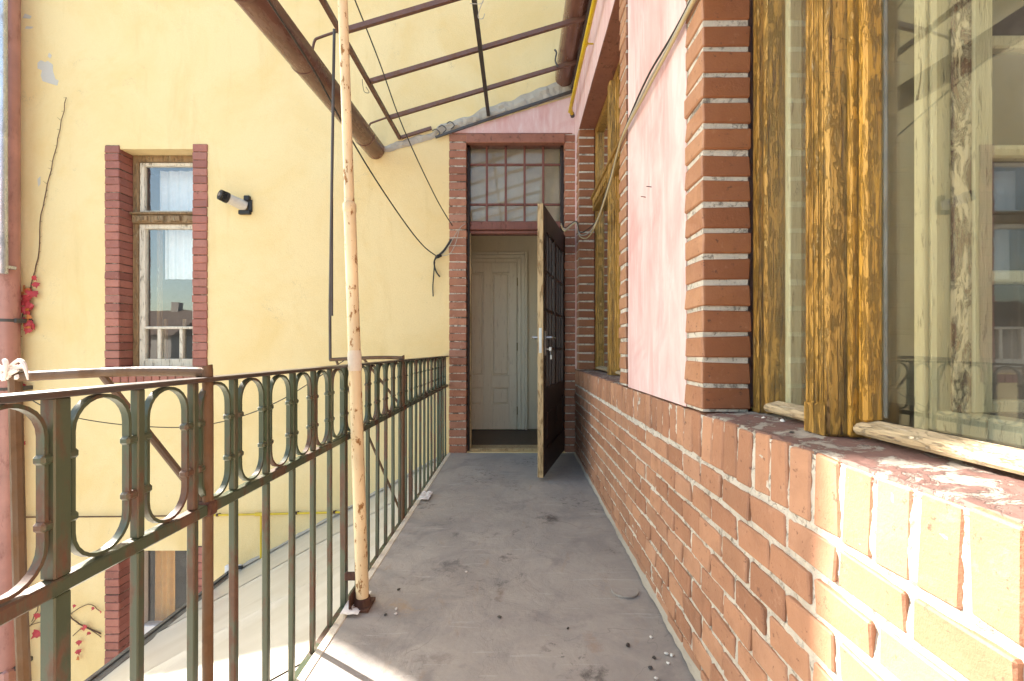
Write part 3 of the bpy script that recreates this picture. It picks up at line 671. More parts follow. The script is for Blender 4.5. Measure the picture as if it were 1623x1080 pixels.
def casement_window(y0, y1, detailed, mulls):
    xo = .705; f = MB()
    # outer frame
    for a, b_ in ((y1-.032, y1-.001), (y0+.001, y0+.032)):
        f.cbox(xo, xo+.11, a, b_, SZ+.003, TZ-.001, .004)
    f.cbox(xo, xo+.11, y0+.0325, y1-.0325, TZ-.06, TZ-.001, .004)
    w = f.build('window', OCHRE, pb)
    for a, s_ in ((y1-.0325, -1), (y0+.0325, 1)):           # narrow mouldings of the jambs
        b = MB(); e_ = sorted((a, a+s_*.016)); b.cbox(xo+.014, xo+.10, e_[0], e_[1], SZ+.006, TZ-.061, .004)
        e_ = sorted((a+s_*.0165, a+s_*.034)); b.cbox(xo+.004, xo+.085, e_[0], e_[1], SZ+.006, TZ-.061, .006); b.build('casement_stile', OCHRE, w)
    for mu in mulls:
        b = MB(); b.cbox(.664, .735, mu, mu+.078, SZ+.002, TZ-.061, .006)
        for k in range(4): b.cbox(.661, .6645, mu+.010+k*.0165, mu+.018+k*.0165, SZ+.075, TZ-.07, .0015)      # reeded face
        b.cbox(.6605, .664, mu+.004, mu+.074, SZ+.003, SZ+.07, .002)
        b.build('mullion', OCHRE, w)
        b = MB(); b.cbox(.7005, .7345, mu-.0185, mu-.005, SZ+.004, TZ-.061, .005); b.cbox(.733, .736, mu-.03, mu-.0005, SZ+.004, TZ-.061, .001); b.cbox(.710, .75, mu-.047, mu-.024, SZ+.04, TZ-.061, .006); b.build('casement_stile', OCHRE2, w)
        b = MB(); b.cbox(.716, .755, mu+.0785, mu+.10, SZ+.04, TZ-.061, .006); b.build('casement_stile', OCHRE2, w)
        b = MB(); b.cbox(.7455, .752, mu-.0555, mu-.0475, SZ+.05, TZ-.07, .002); b.build('putty', PUTTY, w)
    tzr = 2.24
    b = MB(); b.cbox(.675, .76, y0+.033, y1-.033, tzr, tzr+.10, .006); b.cbox(.655, .70, y0+.033, y1-.033, tzr+.1005, tzr+.125, .006)
    yy = y0+.06
    while yy < y1-.1: b.cbox(.658, .6745, yy, yy+.04, tzr+.02, tzr+.085, .006); yy += .075
    b.build('transom', OCHRE, w)
    ed = [y1-.067+.021]+mulls
    lights = [(mu+.079, ed[k]-.021) for k, mu in enumerate(mulls)]+[(y0+.067, mulls[-1]-.021)]   # each mullion is given by its near edge
    for a, b_ in lights:
        r = MB(); r.cbox(.698, .745, a+.002, b_-.002, SZ+.014, SZ+.044, .007, tf=lambda x, y, z: (x, y, z-(.008 if (x < .71 and z > SZ+.03) else 0)))
        r.build('bottom_rail', BARE, w)
        p_ = MB(); p_.box(.742, .745, a-.02, b_+.02, SZ+.03, tzr+.02); p_.build('pane', GLASS, w)
        p_ = MB(); p_.box(.742, .745, a-.02, b_+.02, tzr+.08, TZ-.05); p_.build('pane', GLASS, w)
    # the inner side of the box window
    iy1 = y1-.058; iy0 = y0+.05
    b = MB(); b.box(.818, 1.0, iy0-.3, iy0, SZ-.04, TZ); b.box(.818, 1.0, iy0, iy1, TZ-.02, TZ+.05); b.build('inner_reveal', CREAMWALL, w)
    cm = MB(); cm.box(.822, 1.0, iy1+.004, iy1+.3, SZ-.04, TZ); cmo = cm.build('inner_reveal', CREAMWALL, w)
    if detailed:
        f2 = MB(); f2.cbox(.76, .80, iy1-.034, iy1-.012, SZ+.03, TZ-.06, .005); f2.cbox(.764, .816, iy1-.0115, iy1+.004, SZ+.03, TZ-.06, .004)
        f2.build('inner_stile', CREAMW, w)
    f3 = MB()
    for a, b_ in ((iy1-.045, iy1), (iy0, iy0+.05), (iy1-.26, iy1-.205)): f3.cbox(.96, 1.02, a, b_, SZ, TZ-.02, .006)
    f3.cbox(.952, .9595, iy1-.03, iy1-.006, SZ, TZ-.02, .003); f3.cbox(.948, .9595, iy1-.247, iy1-.218, SZ, TZ-.02, .003)
    f3.cbox(.96, 1.02, iy0+.0505, iy1-.2605, SZ+.001, SZ+.05, .006); f3.cbox(.96, 1.02, iy0+.0505, iy1-.2605, tzr, tzr+.08, .006)
    f3.build('inner_frame', CREAMW, w)
    gp = MB(); gp.box(.988, .991, iy1-.206, iy1-.044, SZ+.05, TZ-.07); gp.build('pane', GLASS, w)
    if detailed:                                            # inner casement standing open into the room
        f4 = MB(); ys = iy1-.30
        f4.cbox(.975, .990, ys-.02, ys+.02, SZ+.05, TZ-.3, .004); f4.build('flaky_edge', FLAKY, w)
        f4 = MB(); f4.cbox(.9905, 1.035, ys-.02, ys+.02, SZ+.05, TZ-.3, .004); f4.cbox(1.48, 1.53, ys-.02, ys+.02, SZ+.05, TZ-.3, .004)
        for zz in (SZ+.05, 1.145, 1.42, 1.66, TZ-.35): f4.cbox(1.0355, 1.4795, ys-.014, ys+.014, zz, zz+.028, .004)
        f4.build('open_casement', CREAMW, w)
        gp = MB(); gp.box(1.036, 1.479, ys-.0015, ys+.0015, SZ+.08, TZ-.36); gp.build('pane', GLASS, w)
    return w, cmo, iy1
w1, cmo, iy1 = casement_window(N0, N1, True, [N1-.39, N0+.315])
cbm = unit_brick(CREAMWALL, 6, (.14, .05, .0685), .004, .002)
for i in range(28): lay(cbm, pb, .895, iy1+.024, SZ+.01+i*.0775, 'painted_brick')
casement_window(Q0, Q1, False, [3.27])
# fixing nails and plaster holes on the pink wall
for px, py in ((1031, 297), (1022, 313)):
    Y = F*XW/(px-CX); p = P(px, py, Y); b = MB(); b.tube([(XW+.01, p.y, p.z), (XW-.018, p.y-.004, p.z+.002)], .0018, 6); b.build('nail', RUSTBASE, pb)

# ------------------------------------------------------------------ balcony railing
XR = -.687; P0, PITCH = 1.808, .1411
rl = thing('balcony_railing', (XR, 1.6, -.03), 'dark green iron balcony railing with a row of oval rings', 'railing')
ZT, ZM, ZB = .93, .65, -.022
RY0, RY1 = -1.2, YW-.002
b = MB(); b.cbox(XR-.021, XR+.021, RY0, RY1, ZT-.001, ZT+.009, .002); b.build('top_rail', TOPRAIL, rl)
b = MB(); b.cbox(XR-.011, XR+.013, RY0, RY1, ZM-.013, ZM+.011, .003); b.build('middle_rail', GREEN, rl)
b = MB(); b.cbox(XR-.016, XR+.016, RY0, RY1, ZB-.007, ZB+.006, .002); b.build('bottom_rail', GREEN, rl)
bal = MB(); bal.cbox(-.008, .008, -.008, .008, ZB+.0065, ZM-.0135, .002); bal.cbox(-.008, .008, -.008, .008, ZM+.0115, ZT-.0015, .002); balm = bal.mesh('baluster', GREEN)
pst = MB(); pst.cbox(-.013, .010, -.013, .013, -.15, ZM-.0135, .002); pst.cbox(-.013, .010, -.013, .013, ZM+.0115, ZT-.0015, .002); pstm = pst.mesh('post', GREEN)
ov = MB(); hw, z0, z1 = .050, ZM+.016, ZT-.006; pts = []
for k in range(13): a = math.pi*k/12; pts.append((math.cos(a), math.sin(a), z1-hw))
for k in range(13): a = math.pi+math.pi*k/12; pts.append((math.cos(a), math.sin(a), z0+hw))
sec = [(.003, -.0062), (.003, .0062), (-.003, .0062), (-.003, -.0062)]
vv = [(XX, c*(hw+o), zc+s_*(hw+o)) for c, s_, zc in pts for o, XX in sec]; n_ = len(pts)
ov.add(vv, [(i*4+k, i*4+(k+1) % 4, ((i+1) % n_)*4+(k+1) % 4, ((i+1) % n_)*4+k) for i in range(n_) for k in range(4)]); ov.smooth = True; ovm = ov.mesh('oval_ring', GREEN)
st = MB(); st.cbox(-.009, .0095, -.012, .012, -.0075, .0075, .004); stm = st.mesh('stud', GREEN)
i = -21
ys = []
while True:
    y = P0+i*PITCH; i += 1
    if y > RY1-.01: break
    if y < RY0+.02: continue
    post = (i-1) % 8 == 0
    place('post' if post else 'baluster', pstm if post else balm, (XR, y, 0), rl, rot=(random.uniform(-.004, .004), random.uniform(-.003, .003), random.uniform(-.05, .05)))
    yc = y+PITCH/2
    if yc+hw < RY1:
        o = place('oval_ring', ovm, (XR, yc, 0), rl, rot=(0, 0, random.uniform(-.03, .03)))
        for zz in (ZM+.093, ZM+.19):
            for s_ in (-1, 1): place('stud', stm, (XR, yc+s_*(hw+.004), zz), o)
# ------------------------------------------------------------------ laundry brackets on the railing
def bracket(y, label, far):
    t = thing('drying_bracket', (XR-.2, y, .1), label, 'bracket', 'tube brackets fixed to the outside of the railing')
    xa = XR+.004; zt = ZT+.016; L = .435; r = .011; yb_ = y-.026
    b = MB(); b.tube(smooth_path([(xa, yb_, -.10), (xa, yb_, .4), (xa, yb_, zt-.03), (xa-.006, yb_, zt-.004), (xa-.03, yb_, zt+.004), (xa-.2, yb_, zt+.004), (xa-L, yb_, zt-.008)], 5), r, 10); b.build('bent_tube', RUSTTUBE, t)
    b = MB(); b.tube([(xa-.232, yb_, zt-.004), (xa-.012, yb_+.004, ZM+.01)], .0075, 8); b.build('short_brace', RUSTTUBE, t)
    b = MB(); b.cbox(xa-.020, xa+.0145, yb_-.014, yb_+.014, ZM-.016, ZM+.016, .004); b.build('clamp', RUSTBASE, t)
    if far:
        b = MB(); b.tube([(xa-.40, yb_, zt-.006), (xa-.01, yb_+.004, .02)], .0075, 8); b.build('long_brace', RUSTTUBE, t)
        b = MB(); b.tube([(xa-L+.002, yb_, zt-.01), (xa-L, yb_, 1.25), (xa-L+.03, yb_-.01, 2.9)], .009, 8); b.tube([(xa-L+.012, yb_, 1.2), (xa-L+.012, yb_, 1.9)], .008, 8); b.build('upright_rod', DARKIRON, t)
    else:
        b = MB(); b.tube([(xa-L+.01, yb_, zt-.01), (xa-L+.02, yb_, .5), (xa-L+.045, yb_, -.1)], .0115, 8); b.build('hanging_rod', RUSTTUBE, t)
    return t, Vector((xa-L, yb_, zt))
t1, end1 = bracket(1.03, 'brown tube bracket nearest the camera with white rag at its tip', False)
bracket(2.74, 'rusty tube bracket beyond the cream pole with upright dark rod', True)
rg = MB()
for k in range(7):
    a = k*.9; pts = [end1+Vector((random.uniform(-.02, .03), math.cos(a+q)*.013, math.sin(a+q)*.014+.002)) for q in (0, .9, 1.8, 2.7, 3.6, 4.5, 5.4)]
    rg.tube(smooth_path(pts, 3), [.002+.0032*abs(math.sin(i*.7+k)) for i in range(19)], 6)
for k in range(3):
    rg.tube(smooth_path([end1+Vector((0, -.01, .01)), end1+Vector((.03-.03*k, -.012, .03)), end1+Vector((.05-.04*k, -.018, .02)), end1+Vector((.06-.05*k, -.02, -.012))], 4), [.0015+.003*math.sin(i/12*math.pi) for i in range(13)], 6)
tag(rg.build('rag', RAG), 'white rag knotted round the tip of the near bracket', 'rag')

# ------------------------------------------------------------------ leaning cream pole
bp = Vector((-.603, 1.776, 0))
def pole_pt(z): return Vector((bp.x-.0405*z, bp.y+.02*z, z))
pl = thing('support_pole', tuple(bp), 'cream painted rusty pole standing on the balcony edge', 'pole')
b = MB(); b.tube([pole_pt(z) for z in (.02, .5, 1.0, 1.56)], [.0245, .0243, .024, .0235], 16); b.build('lower_tube', CREAMPOLE, pl)
b = MB(); b.tube([pole_pt(z) for z in (1.5, 2.2, 3.165)], [.0195, .0192, .019], 16); b.build('upper_tube', CREAMPOLE, pl)
b = MB(); b.tube([pole_pt(z) for z in (1.54, 1.55, 1.575, 1.585)], [.0235, .0262, .0262, .0205], 16); b.build('collar', CREAMPOLE, pl)
b = MB(); b.tube([pole_pt(z) for z in (.915, .925, .945, .965, .985, .995)], [.0246, .0268, .0258, .0272, .026, .0246], 14); b.build('wrapped_tape', EDGEPAINT, pl)
b = MB(); b.cbox(bp.x-.04, bp.x+.035, bp.y-.045, bp.y+.05, -.003, .008, .002); b.cbox(bp.x-.04, bp.x-.034, bp.y-.045, bp.y+.05, .0085, .06, .002); b.cbox(bp.x-.0335, bp.x-.012, bp.y-.006, bp.y, .0085, .055, .002)
b.tube([(bp.x, bp.y, .006), (bp.x, bp.y, .035)], [.033, .028], 14); b.build('base_plate', RUSTBASE, pl)
b = MB(); b.cbox(XR+.014, bp.x-.018, bp.y-.008, bp.y+.008, .10, .13, .003); b.build('tie_lug', RUSTBASE, pl)

# ------------------------------------------------------------------ glassless canopy frame overhead
EX, EZ, TX, TZ2 = -1.14, 3.05, .553, 3.555
def cz_(x): return EZ+(x-EX)*(TZ2-EZ)/(TX-EX)
cf = thing('canopy_frame', (-.4, 2, 3.0), 'rusty brown iron canopy frame without glass over the balcony', 'canopy frame')
CYS = [4.40, 4.03, 3.49, 2.94, 2.39, 1.84, 1.29, .74, .19, -.36, -.91, -1.46]
def bar(mb, p, q, w=.014, h=.018):
    p, q = Vector(p), Vector(q); t = (q-p).normalized(); s_ = t.cross(Vector((0, 0, 1))).normalized(); u = s_.cross(t)
    v = [e+s_*a*w+u*b_*h for e in (p, q) for a, b_ in ((-1, -1), (1, -1), (1, 1), (-1, 1))]
    mb.add(v, ((0, 1, 2, 3), (4, 5, 6, 7), (0, 1, 5, 4), (1, 2, 6, 5), (2, 3, 7, 6), (3, 0, 4, 7))); return mb
for i, y in enumerate(CYS):
    b = MB(); bar(b, (EX+.016, y, cz_(EX+.016)), (TX-.01 if i else TX-.02, y, cz_(TX-.01)), .013 if i else .010, .016)
    if i == 0: b = MB(); bar(b, P(636, 218, y), P(684, 203, y), .010, .014)
    r_ = b.build('rafter', CANOPY, cf)
    if i in (1, 3):
        b = MB(); b.tube(smooth_path([(EX, y-.02, EZ-.005), (EX-.13, y-.02, EZ-.05), (EX-.16, y-.02, EZ-.07), (EX-.175, y-.02, EZ-.13)], 4), .008, 8); b.build('gutter_hook', CANOPY, cf)
b = MB(); bar(b, (EX, YW-.005, EZ), (EX, -1.6, EZ-.02), .014, .016); b.build('eave_bar', CANOPY, cf)
b = MB(); bar(b, (-.28, YW-.005, cz_(-.28)-.035), (-.28, -1.6, cz_(-.28)-.035), .016, .014); b.build('middle_bar', DARKIRON, cf)
b = MB(); bar(b, (TX-.018, YW-.005, cz_(TX)-.034), (TX-.018, -1.6, cz_(TX)-.034), .014, .014); b.build('wall_bar', DARKIRON, cf)
b = MB(); bar(b, P(690, 218, YW-.03), P(775, 189, YW-.03), .008, .011); bar(b, P(775, 189, YW-.03), P(910, 144, YW-.03), .008, .012); b.build('wall_edge_bar', DARKIRON, cf)
b = MB()
for px, py in ((693, 214), (703, 208), (716, 202)):
    b.tube(smooth_path([P(px-8, py-6, YW-.03), P(px-2, py-9, YW-.035), P(px+4, py-3, YW-.035), P(px-1, py+3, YW-.03)], 4), .005, 6)
b.build('bent_wire_ends', DARKIRON, cf)
b = MB(); b.tube(smooth_path([P(745, 6, 2.86), P(763, 6, 2.86), P(766, 0, 2.86), P(760, 16, 2.86), P(758, 28, 2.86), P(765, 30, 2.86), P(768, 22, 2.86)], 5), .0025, 6); b.build('loose_wire', WIREGREY, cf)
b = MB(); b.tube(smooth_path([P(884, 106, 4.0), P(880, 96, 4.0), P(882, 84, 4.0), P(879, 79, 4.0)], 5), .008, 6); b.build('hook', DARKIRON, cf)
b = MB(); b.tube(smooth_path([P(574, 126, 3.5), P(577, 145, 3.5), P(585, 147, 3.5), P(580, 138, 3.5)], 4), .0022, 6); b.build('loose_wire', WIREBLK, cf)

# ------------------------------------------------------------------ gutters
def gutter(name, a, b_, r, label, seams):
    a, b_ = Vector(a), Vector(b_); t = thing(name, tuple(a.lerp(b_, .5)-Vector((0, 0, r))), label, 'gutter')
    ax = (b_-a).normalized(); sx = ax.cross(Vector((0, 0, 1))).normalized(); uz = sx.cross(ax)
    g_ = MB(); n_ = 18; sec = []
    for k in range(n_+1):
        an = math.pi+math.pi*k/n_; sec.append((math.cos(an)*r, math.sin(an)*r))
    sec = [(-r, .035)]+sec+[(r, .045)]
    inn = [(x*.975, z*.975+.001) for x, z in sec[::-1]]
    loop = sec+inn; m_ = len(loop); N = 10
    v = []
    for i in range(N+1):
        p = a.lerp(b_, i/N); v += [p+sx*x+uz*z for x, z in loop]
    g_.add(v, [(i*m_+k, i*m_+(k+1) % m_, (i+1)*m_+(k+1) % m_, (i+1)*m_+k) for i in range(N) for k in range(m_)])
    k_ = len(sec)
    g_.add([a+sx*x+uz*z for x, z in sec], [tuple(range(k_))]); g_.smooth = True
    g_.build('channel', GUTTER, t)
    for s_ in seams:
        p = a.lerp(b_, s_); q = MB(); rr = r+.004
        vv = [p+ax*d_+sx*(math.cos(math.pi+math.pi*k/n_)*rr_)+uz*(math.sin(math.pi+math.pi*k/n_)*rr_) for d_ in (-.008, .008) for rr_ in (r-.001, rr) for k in range(n_+1)]
        w_ = n_+1
        q.add(vv, [(w_+k, w_+k+1, 3*w_+k+1, 3*w_+k) for k in range(n_)]+[(k, k+1, w_+k+1, w_+k) for k in range(n_)]+[(2*w_+k, 2*w_+k+1, 3*w_+k+1, 3*w_+k) for k in range(n_)]); q.smooth = True
        q.build('bracket_band', CANOPY, t)
    return t
GX = -1.375
gutter('gutter', (GX, YW-.012, 2.93), (GX, -1.5, 2.66), .088, 'long brown half round gutter sloping along the open canopy edge', (.055, .25, .36, .52, .75))
gutter('gutter', (.455, YW-.012, 3.63), (.455, -1.5, 3.60), .088, 'short dark brown gutter high above the pink wall', (.2, .45, .7))

# ------------------------------------------------------------------ lower canopy roof seen through the railing
lc = thing('lower_canopy', (-1.7, 1.4, -1.2), 'dusty white sheet roof sloping down below the railing', 'roof')
ax_, az_, bx_, bz_ = -.70, -.035, -2.73, -1.16
yy = YW-.008
SW = .98
while yy > -2.2:
    y0 = yy-SW+.012; b = MB(); lift = random.uniform(0, .004)
    dirv = Vector((bx_-ax_, 0, bz_-az_)); nrm = Vector((-dirv.z, 0, dirv.x)).normalized()
    if nrm.z < 0: nrm = -nrm
    v = []
    NU, NV = 14, 16
    for lay_ in (0, -.006):
        for i in range(NU+1):
            for k in range(NV+1):
                p = Vector((ax_, yy+(y0-yy)*k/NV, az_))+dirv*(i/NU); edge = min(k, NV-k)
                p += nrm*(lift+lay_+.006*nz(p, 1.6)+(.010 if edge == 0 else 0)); v.append(p)
    o_ = (NU+1)*(NV+1); f_ = []
    for i in range(NU):
        for k in range(NV):
            q = (i*(NV+1)+k, (i+1)*(NV+1)+k, (i+1)*(NV+1)+k+1, i*(NV+1)+k+1); f_.append(q); f_.append(tuple(x+o_ for x in q[::-1]))
    b.add(v, f_); b.smooth = True; b.build('roof_sheet', SHEET, lc)
    yy -= SW
b = MB(); b.cbox(bx_-.025, bx_+.03, -2.2, YW-.006, bz_-.05, bz_+.018, .004); b.cbox(bx_-.06, bx_-.0255, -2.2, YW-.006, bz_-.045, bz_+.03, .004); b.build('eave_angle', LOWEDGE, lc)
for i in range(5):
    y_ = YW-.02-i*SW; b = MB(); bar(b, (ax_, y_, az_-.035), (bx_, y_, bz_-.035), .015, .02); b.build('rafter', LOWEDGE, lc)
b = MB(); v = []
for i in range(41):
    t = i/40; p = Vector((ax_, YW, az_)).lerp(Vector((bx_, YW, bz_)), t)
    h_ = .035+.018*nz(p, 9)
    v += [(p.x, YW-.003, p.z+h_), (p.x, YW-.018-.006*nz(p, 20), p.z+h_*.6), (p.x, YW-.05-.012*nz(p, 12, 3), p.z+.016)]
b.add(v, [(i*3+k, (i+1)*3+k, (i+1)*3+k+1, i*3+k+1) for i in range(40) for k in range(2)]); b.build('wall_fillet', CEMENT, lc)

# ------------------------------------------------------------------ pipes
b = MB(); b.tube(smooth_path([(.50, -1.5, 3.245), (.50, 2, 3.25), (.497, 4.1, 3.25), (.50, 4.26, 3.248), (.52, 4.33, 3.24)], 5), .0175, 12)
gp_ = thing('gas_pipe', (.50, 1.5, 3.2), 'yellow gas pipe running under the eaves of the pink wall', 'pipe'); b.build('tube', GASYEL, gp_)
for y_ in (3.35, 2.2, 1.0):
    b = MB(); b.tube([(.50, y_, 3.249), (.56, y_, 3.249)], .006, 8); b.tube([(.50, y_-.012, 3.249), (.50, y_+.012, 3.249)], .021, 12); b.build('pipe_clip', GASYEL, gp_)
b = MB(); b.tube([(.52, 4.325, 3.241), (.53, 4.36, 3.235)], .021, 12); b.build('end_cap', DARKIRON, gp_)
gz = P(0, 815, YW-.04).z; yl = YW-.035
gl_ = thing('gas_pipe', (-2.4, yl, gz-.4), 'thin yellow gas pipe along the lower yellow wall with a dropping branch', 'pipe')
b = MB(); b.tube([P(330, 817, yl), P(430, 815, yl), P(700, 808, yl)], .0105, 10); b.build('tube', GASYEL, gl_)
b = MB(); b.tube([P(30, 820, yl), P(200, 819, yl), P(330, 817, yl)], .0075, 8); b.build('rusty_tube', RUSTTUBE, gl_)
xb = P(414, 815, yl); b = MB(); b.tube([xb, P(414, 892, yl)], .0125, 10); b.build('branch', GASYEL, gl_)
b = MB(); b.tube([P(405, 815.5, yl), P(424, 815, yl)], .018, 10); b.build('tee', GASYEL, gl_)
for px, py in ((345, 816.5), (470, 813.5), (530, 812)):
    b = MB(); q = P(px, py, yl); b.tube([q, (q.x, YW+.01, q.z)], .007, 8); b.tube([(q.x-.01, q.y, q.z), (q.x+.01, q.y, q.z)], .015, 10); b.build('pipe_clip', RUSTBASE, gl_)

DXP, DYP = P(9, 500, YW-.13).x, YW-.13
dp = thing('downpipe', (DXP, DYP, GZ), 'red painted downpipe at the far left corner of the yellow wall', 'downpipe')
b = MB(); b.tube([(DXP, DYP, GZ), (DXP, DYP, 8.5)], .098, 24); b.build('tube', PINKPIPE, dp)
for zz in (.63, 1.27, 6.0, -2.0):
    b = MB(); b.tube([(DXP, DYP, zz-.014), (DXP, DYP, zz+.014)], .102, 24); b.cbox(DXP+.09, DXP+.12, DYP-.02, YW+.01, zz-.02, zz+.02, .004); b.build('pipe_clamp', DARKIRON, dp)
b = MB(); b.cbox(DXP-.15, P(50, 0, YW).x, YW-.22, YW-.004, GZ, P(0, 1040, YW).z, .02); b.build('footing', PINKPIPE, dp)
zx = P(4, 300, YW-.26).x
zp = thing('downpipe', (zx, YW-.27, 1.7), 'narrow zinc pipe in front of the red downpipe', 'downpipe')
b = MB(); b.tube([(zx, YW-.275, P(0, 434, YW-.27).z), (zx-.01, YW-.275, 8.4)], .047, 18); b.build('tube', ZINC, zp)
b = MB(); b.tube([(zx, YW-.275, 1.75), (zx, YW-.275, 1.77)], .05, 18); b.cbox(zx-.01, zx+.01, YW-.275, YW-.15, 1.745, 1.775, .003); b.build('pipe_clamp', ZINC, zp)

# ------------------------------------------------------------------ wall fixture beside the window
fx = thing('wall_fixture', tuple(P(384, 335, YW)), 'white tubular wall fixture with black slotted end beside the window', 'fixture')
p0 = P(388, 327, YW-.005); p1 = p0+Vector((-.085, -.13, .035)); ax2 = (p1-p0).normalized()
b = MB(); b.tube([p0, p0.lerp(p1, .5), p1], [.052, .049, .046], 20); b.build('sleeve', m_flat('grimy_ivory_plastic', (.58, .54, .46), .5, var=.3), fx)
b = MB(); b.tube([p1-ax2*.002, p1+ax2*.025], .052, 20); b.build('black_ring', BLACK, fx)
b = MB()
for k in range(12):
    a = 2*math.pi*k/12; u = ax2.orthogonal().normalized(); w_ = ax2.cross(u); c_ = p1+(u*math.cos(a)+w_*math.sin(a))*.044
    b.tube([c_+ax2*.023, c_+ax2*.062], .006, 6)
b.tube([p1+ax2*.06, p1+ax2*.07], .048, 20); b.build('slotted_cap', BLACK, fx)
b = MB(); b.tube([p1+ax2*.069, p1+ax2*.076], .018, 14); b.build('centre_disc', STEEL, fx)
b = MB(); b.cbox(p0.x-.05, p0.x+.065, YW-.035, YW-.001, p0.z-.085, p0.z-.045, .006); b.cbox(p0.x+.005, p0.x+.06, YW-.04, YW-.001, p0.z+.045, p0.z+.095, .006); b.cbox(p0.x+.03, p0.x+.075, YW-.02, YW-.001, p0.z-.06, p0.z+.06, .006); b.build('wall_bracket', BLACK, fx)
jb = thing('junction_box', tuple(P(372, 912, YW)), 'small white electrical box where the lower roof meets the wall', 'box')
q = P(371, 906, YW-.02); b = MB(); b.cbox(q.x-.08, q.x+.08, YW-.045, YW-.002, q.z-.06, q.z+.065, .008); b.build('casing', WHITEPL, jb)
b = MB(); b.tube(smooth_path([P(384, 899, YW-.06), P(372, 901, YW-.075), P(362, 908, YW-.07), P(352, 920, YW-.05)], 5), .016, 8); b.build('cable_stub', BLACK, jb)

# ------------------------------------------------------------------ cables
def cable(pts, r, mat, label, n=8):
    b_ = MB(); b_.tube(smooth_path(pts, n), r, 6); return tag(b_.build('cable', mat), label, 'cable')
cable([P(425, 0, 2.2), P(500, 116, 2.7), P(555, 218, 3.2), P(600, 292, 3.6), P(645, 358, 4.0), P(672, 391, 4.3), P(693, 407, 4.385)], .0055, WIREBLK, 'black cable hanging from the upper left across to the door bricks')
cable([P(560, -6, 3.0), P(600, 95, 3.3), P(640, 205, 3.6), P(690, 312, 4.0), P(717, 358, 4.39)], .0045, WIREBLK, 'thin dark cable passing through the canopy frame to the door')
cable([P(20, 612, 4.0), P(60, 640, 4.05), P(110, 660, 4.1), P(200, 674, 4.2), P(300, 677, 4.25), P(380, 661, 4.3), P(450, 632, 4.3), P(520, 588, 4.3), P(560, 562, 4.385)], .0045, WIREBLK, 'slack dark wire sagging along the yellow wall behind the railing')
cable([P(693, 407, 4.385), P(703, 398, 4.37), P(710, 388, 4.38), P(715, 380, 4.39)], .011, WIREBLK, 'thick black cable end taped beside the door bricks')
cable([P(691, 408, 4.385), P(688, 417, 4.38), P(691, 430, 4.38), P(697, 439, 4.39)], .008, WIREBLK, 'short curled black cable tail hanging on the yellow wall')
cable([P(689, 415, 4.385), P(687, 440, 4.38), P(686, 455, 4.385), P(686.5, 470, 4.385)], .006, WIREBLK, 'straight dark wire dangling left of the door bricks')
cable([P(694, 406, 4.38), P(712, 403, 4.37), P(722, 386, 4.37), P(729, 362, 4.37), P(738, 355, 4.40)], .003, WIREGREY, 'thin pale wire looping over the left door bricks')
cable([P(694, 408, 4.38), P(708, 396, 4.37), P(720, 375, 4.37), P(727, 363, 4.37)], .003, WIREGREY, 'second pale wire beside the loop on the door bricks')
tp = MB(); q = P(694, 407, 4.38); tp.tube([q+Vector((-.02, 0, -.01)), q+Vector((0, -.01, 0)), q+Vector((.035, 0, .012))], [.012, .02, .012], 8); tag(tp.build('tape_joint', BLACK), 'lump of black tape joining the cables left of the door', 'tape')
def rw(off, r, mat, label, k):
    o = lambda *p: Vector((p[0], p[1], p[2]))
    pts = [(.548, -1.2, 2.13), (.545, .3, 2.09+off), (.542, 1.40, 2.07+off*.6), (.538, 1.9, 2.075+off*1.5), (.54, 2.36, 2.085+off*.3), (.56, 2.75, 2.00+off), (.575, 3.25, 1.925+off*.5), (.57, 3.65, 1.90+off*2), (.545, 3.98, 1.99+off), (.538, 4.18, 2.16+off*.5), (.46, 4.385, 2.14+off), (.42, 4.387, 2.20+off)]
    return cable(pts, r, mat, label)
rw(.0, .0055, WIRETAN, 'tan cable of the bundle along the pink wall', 0)
rw(.016, .005, WIREGREY, 'pale grey cable of the bundle along the pink wall', 1)
rw(.034, .004, WIREBLK, 'thin black cable above the bundle along the pink wall', 2)

# ------------------------------------------------------------------ creeper
lfm = []
for mat_ in (LEAFR, LEAFO):
    b = MB(); s_ = .5
    out = [(0, 0), (.22, .10), (.5, .30), (.36, .42), (.34, .62), (.14, .66), (0, 1.0), (-.14, .66), (-.34, .62), (-.36, .42), (-.5, .30), (-.22, .10)]
    v = [(x, .12*abs(x)+.05*math.sin(y*3), -y) for x, y in out]+[(0, 0, -.45)]
    b.add(v, [(k, (k+1) % 12, 12) for k in range(12)]); b.add([(x, y+.02, z) for x, y, z in v], [((k+1) % 12, k, 12) for k in range(12)]); lfm.append(b.mesh('leaf', mat_))
def creeper(label, stems, leaves):
    s0 = stems[0][0]; t = thing('creeper', tuple(P(*s0, YW-.02)), label, 'creeper')
    for i, s_ in enumerate(stems):
        pts = smooth_path([P(px, py, YW-.012-.006*random.random()) for px, py in s_], 5); n_ = len(pts)
        pts = [p+Vector((.012*nz(p, 22)+.006*nz(p, 60), 0, .006*nz(p, 40, 5))) for p in pts]
        b = MB(); b.tube(pts, [.0065*(1-.6*k/n_) if i == 0 else .0035 for k in range(n_)], 6)
        if i == 0:
            for k in range(3, n_):
                q = pts[k]; b.tube([q, q+Vector((random.choice((-1, 1))*random.uniform(.01, .035), -.006, random.uniform(-.01, .03)))], [.002, .001], 4)
        b.build('stem', STEM, t)
    for px, py, s_ in leaves:
        p = P(px, py, YW-.035-.02*random.random())
        place('leaf', lfm[0] if random.random() < .8 else lfm[1], tuple(p), t, (s_, s_, s_), (random.uniform(-.5, .4), random.uniform(-.9, .9), random.uniform(-.5, .5)))
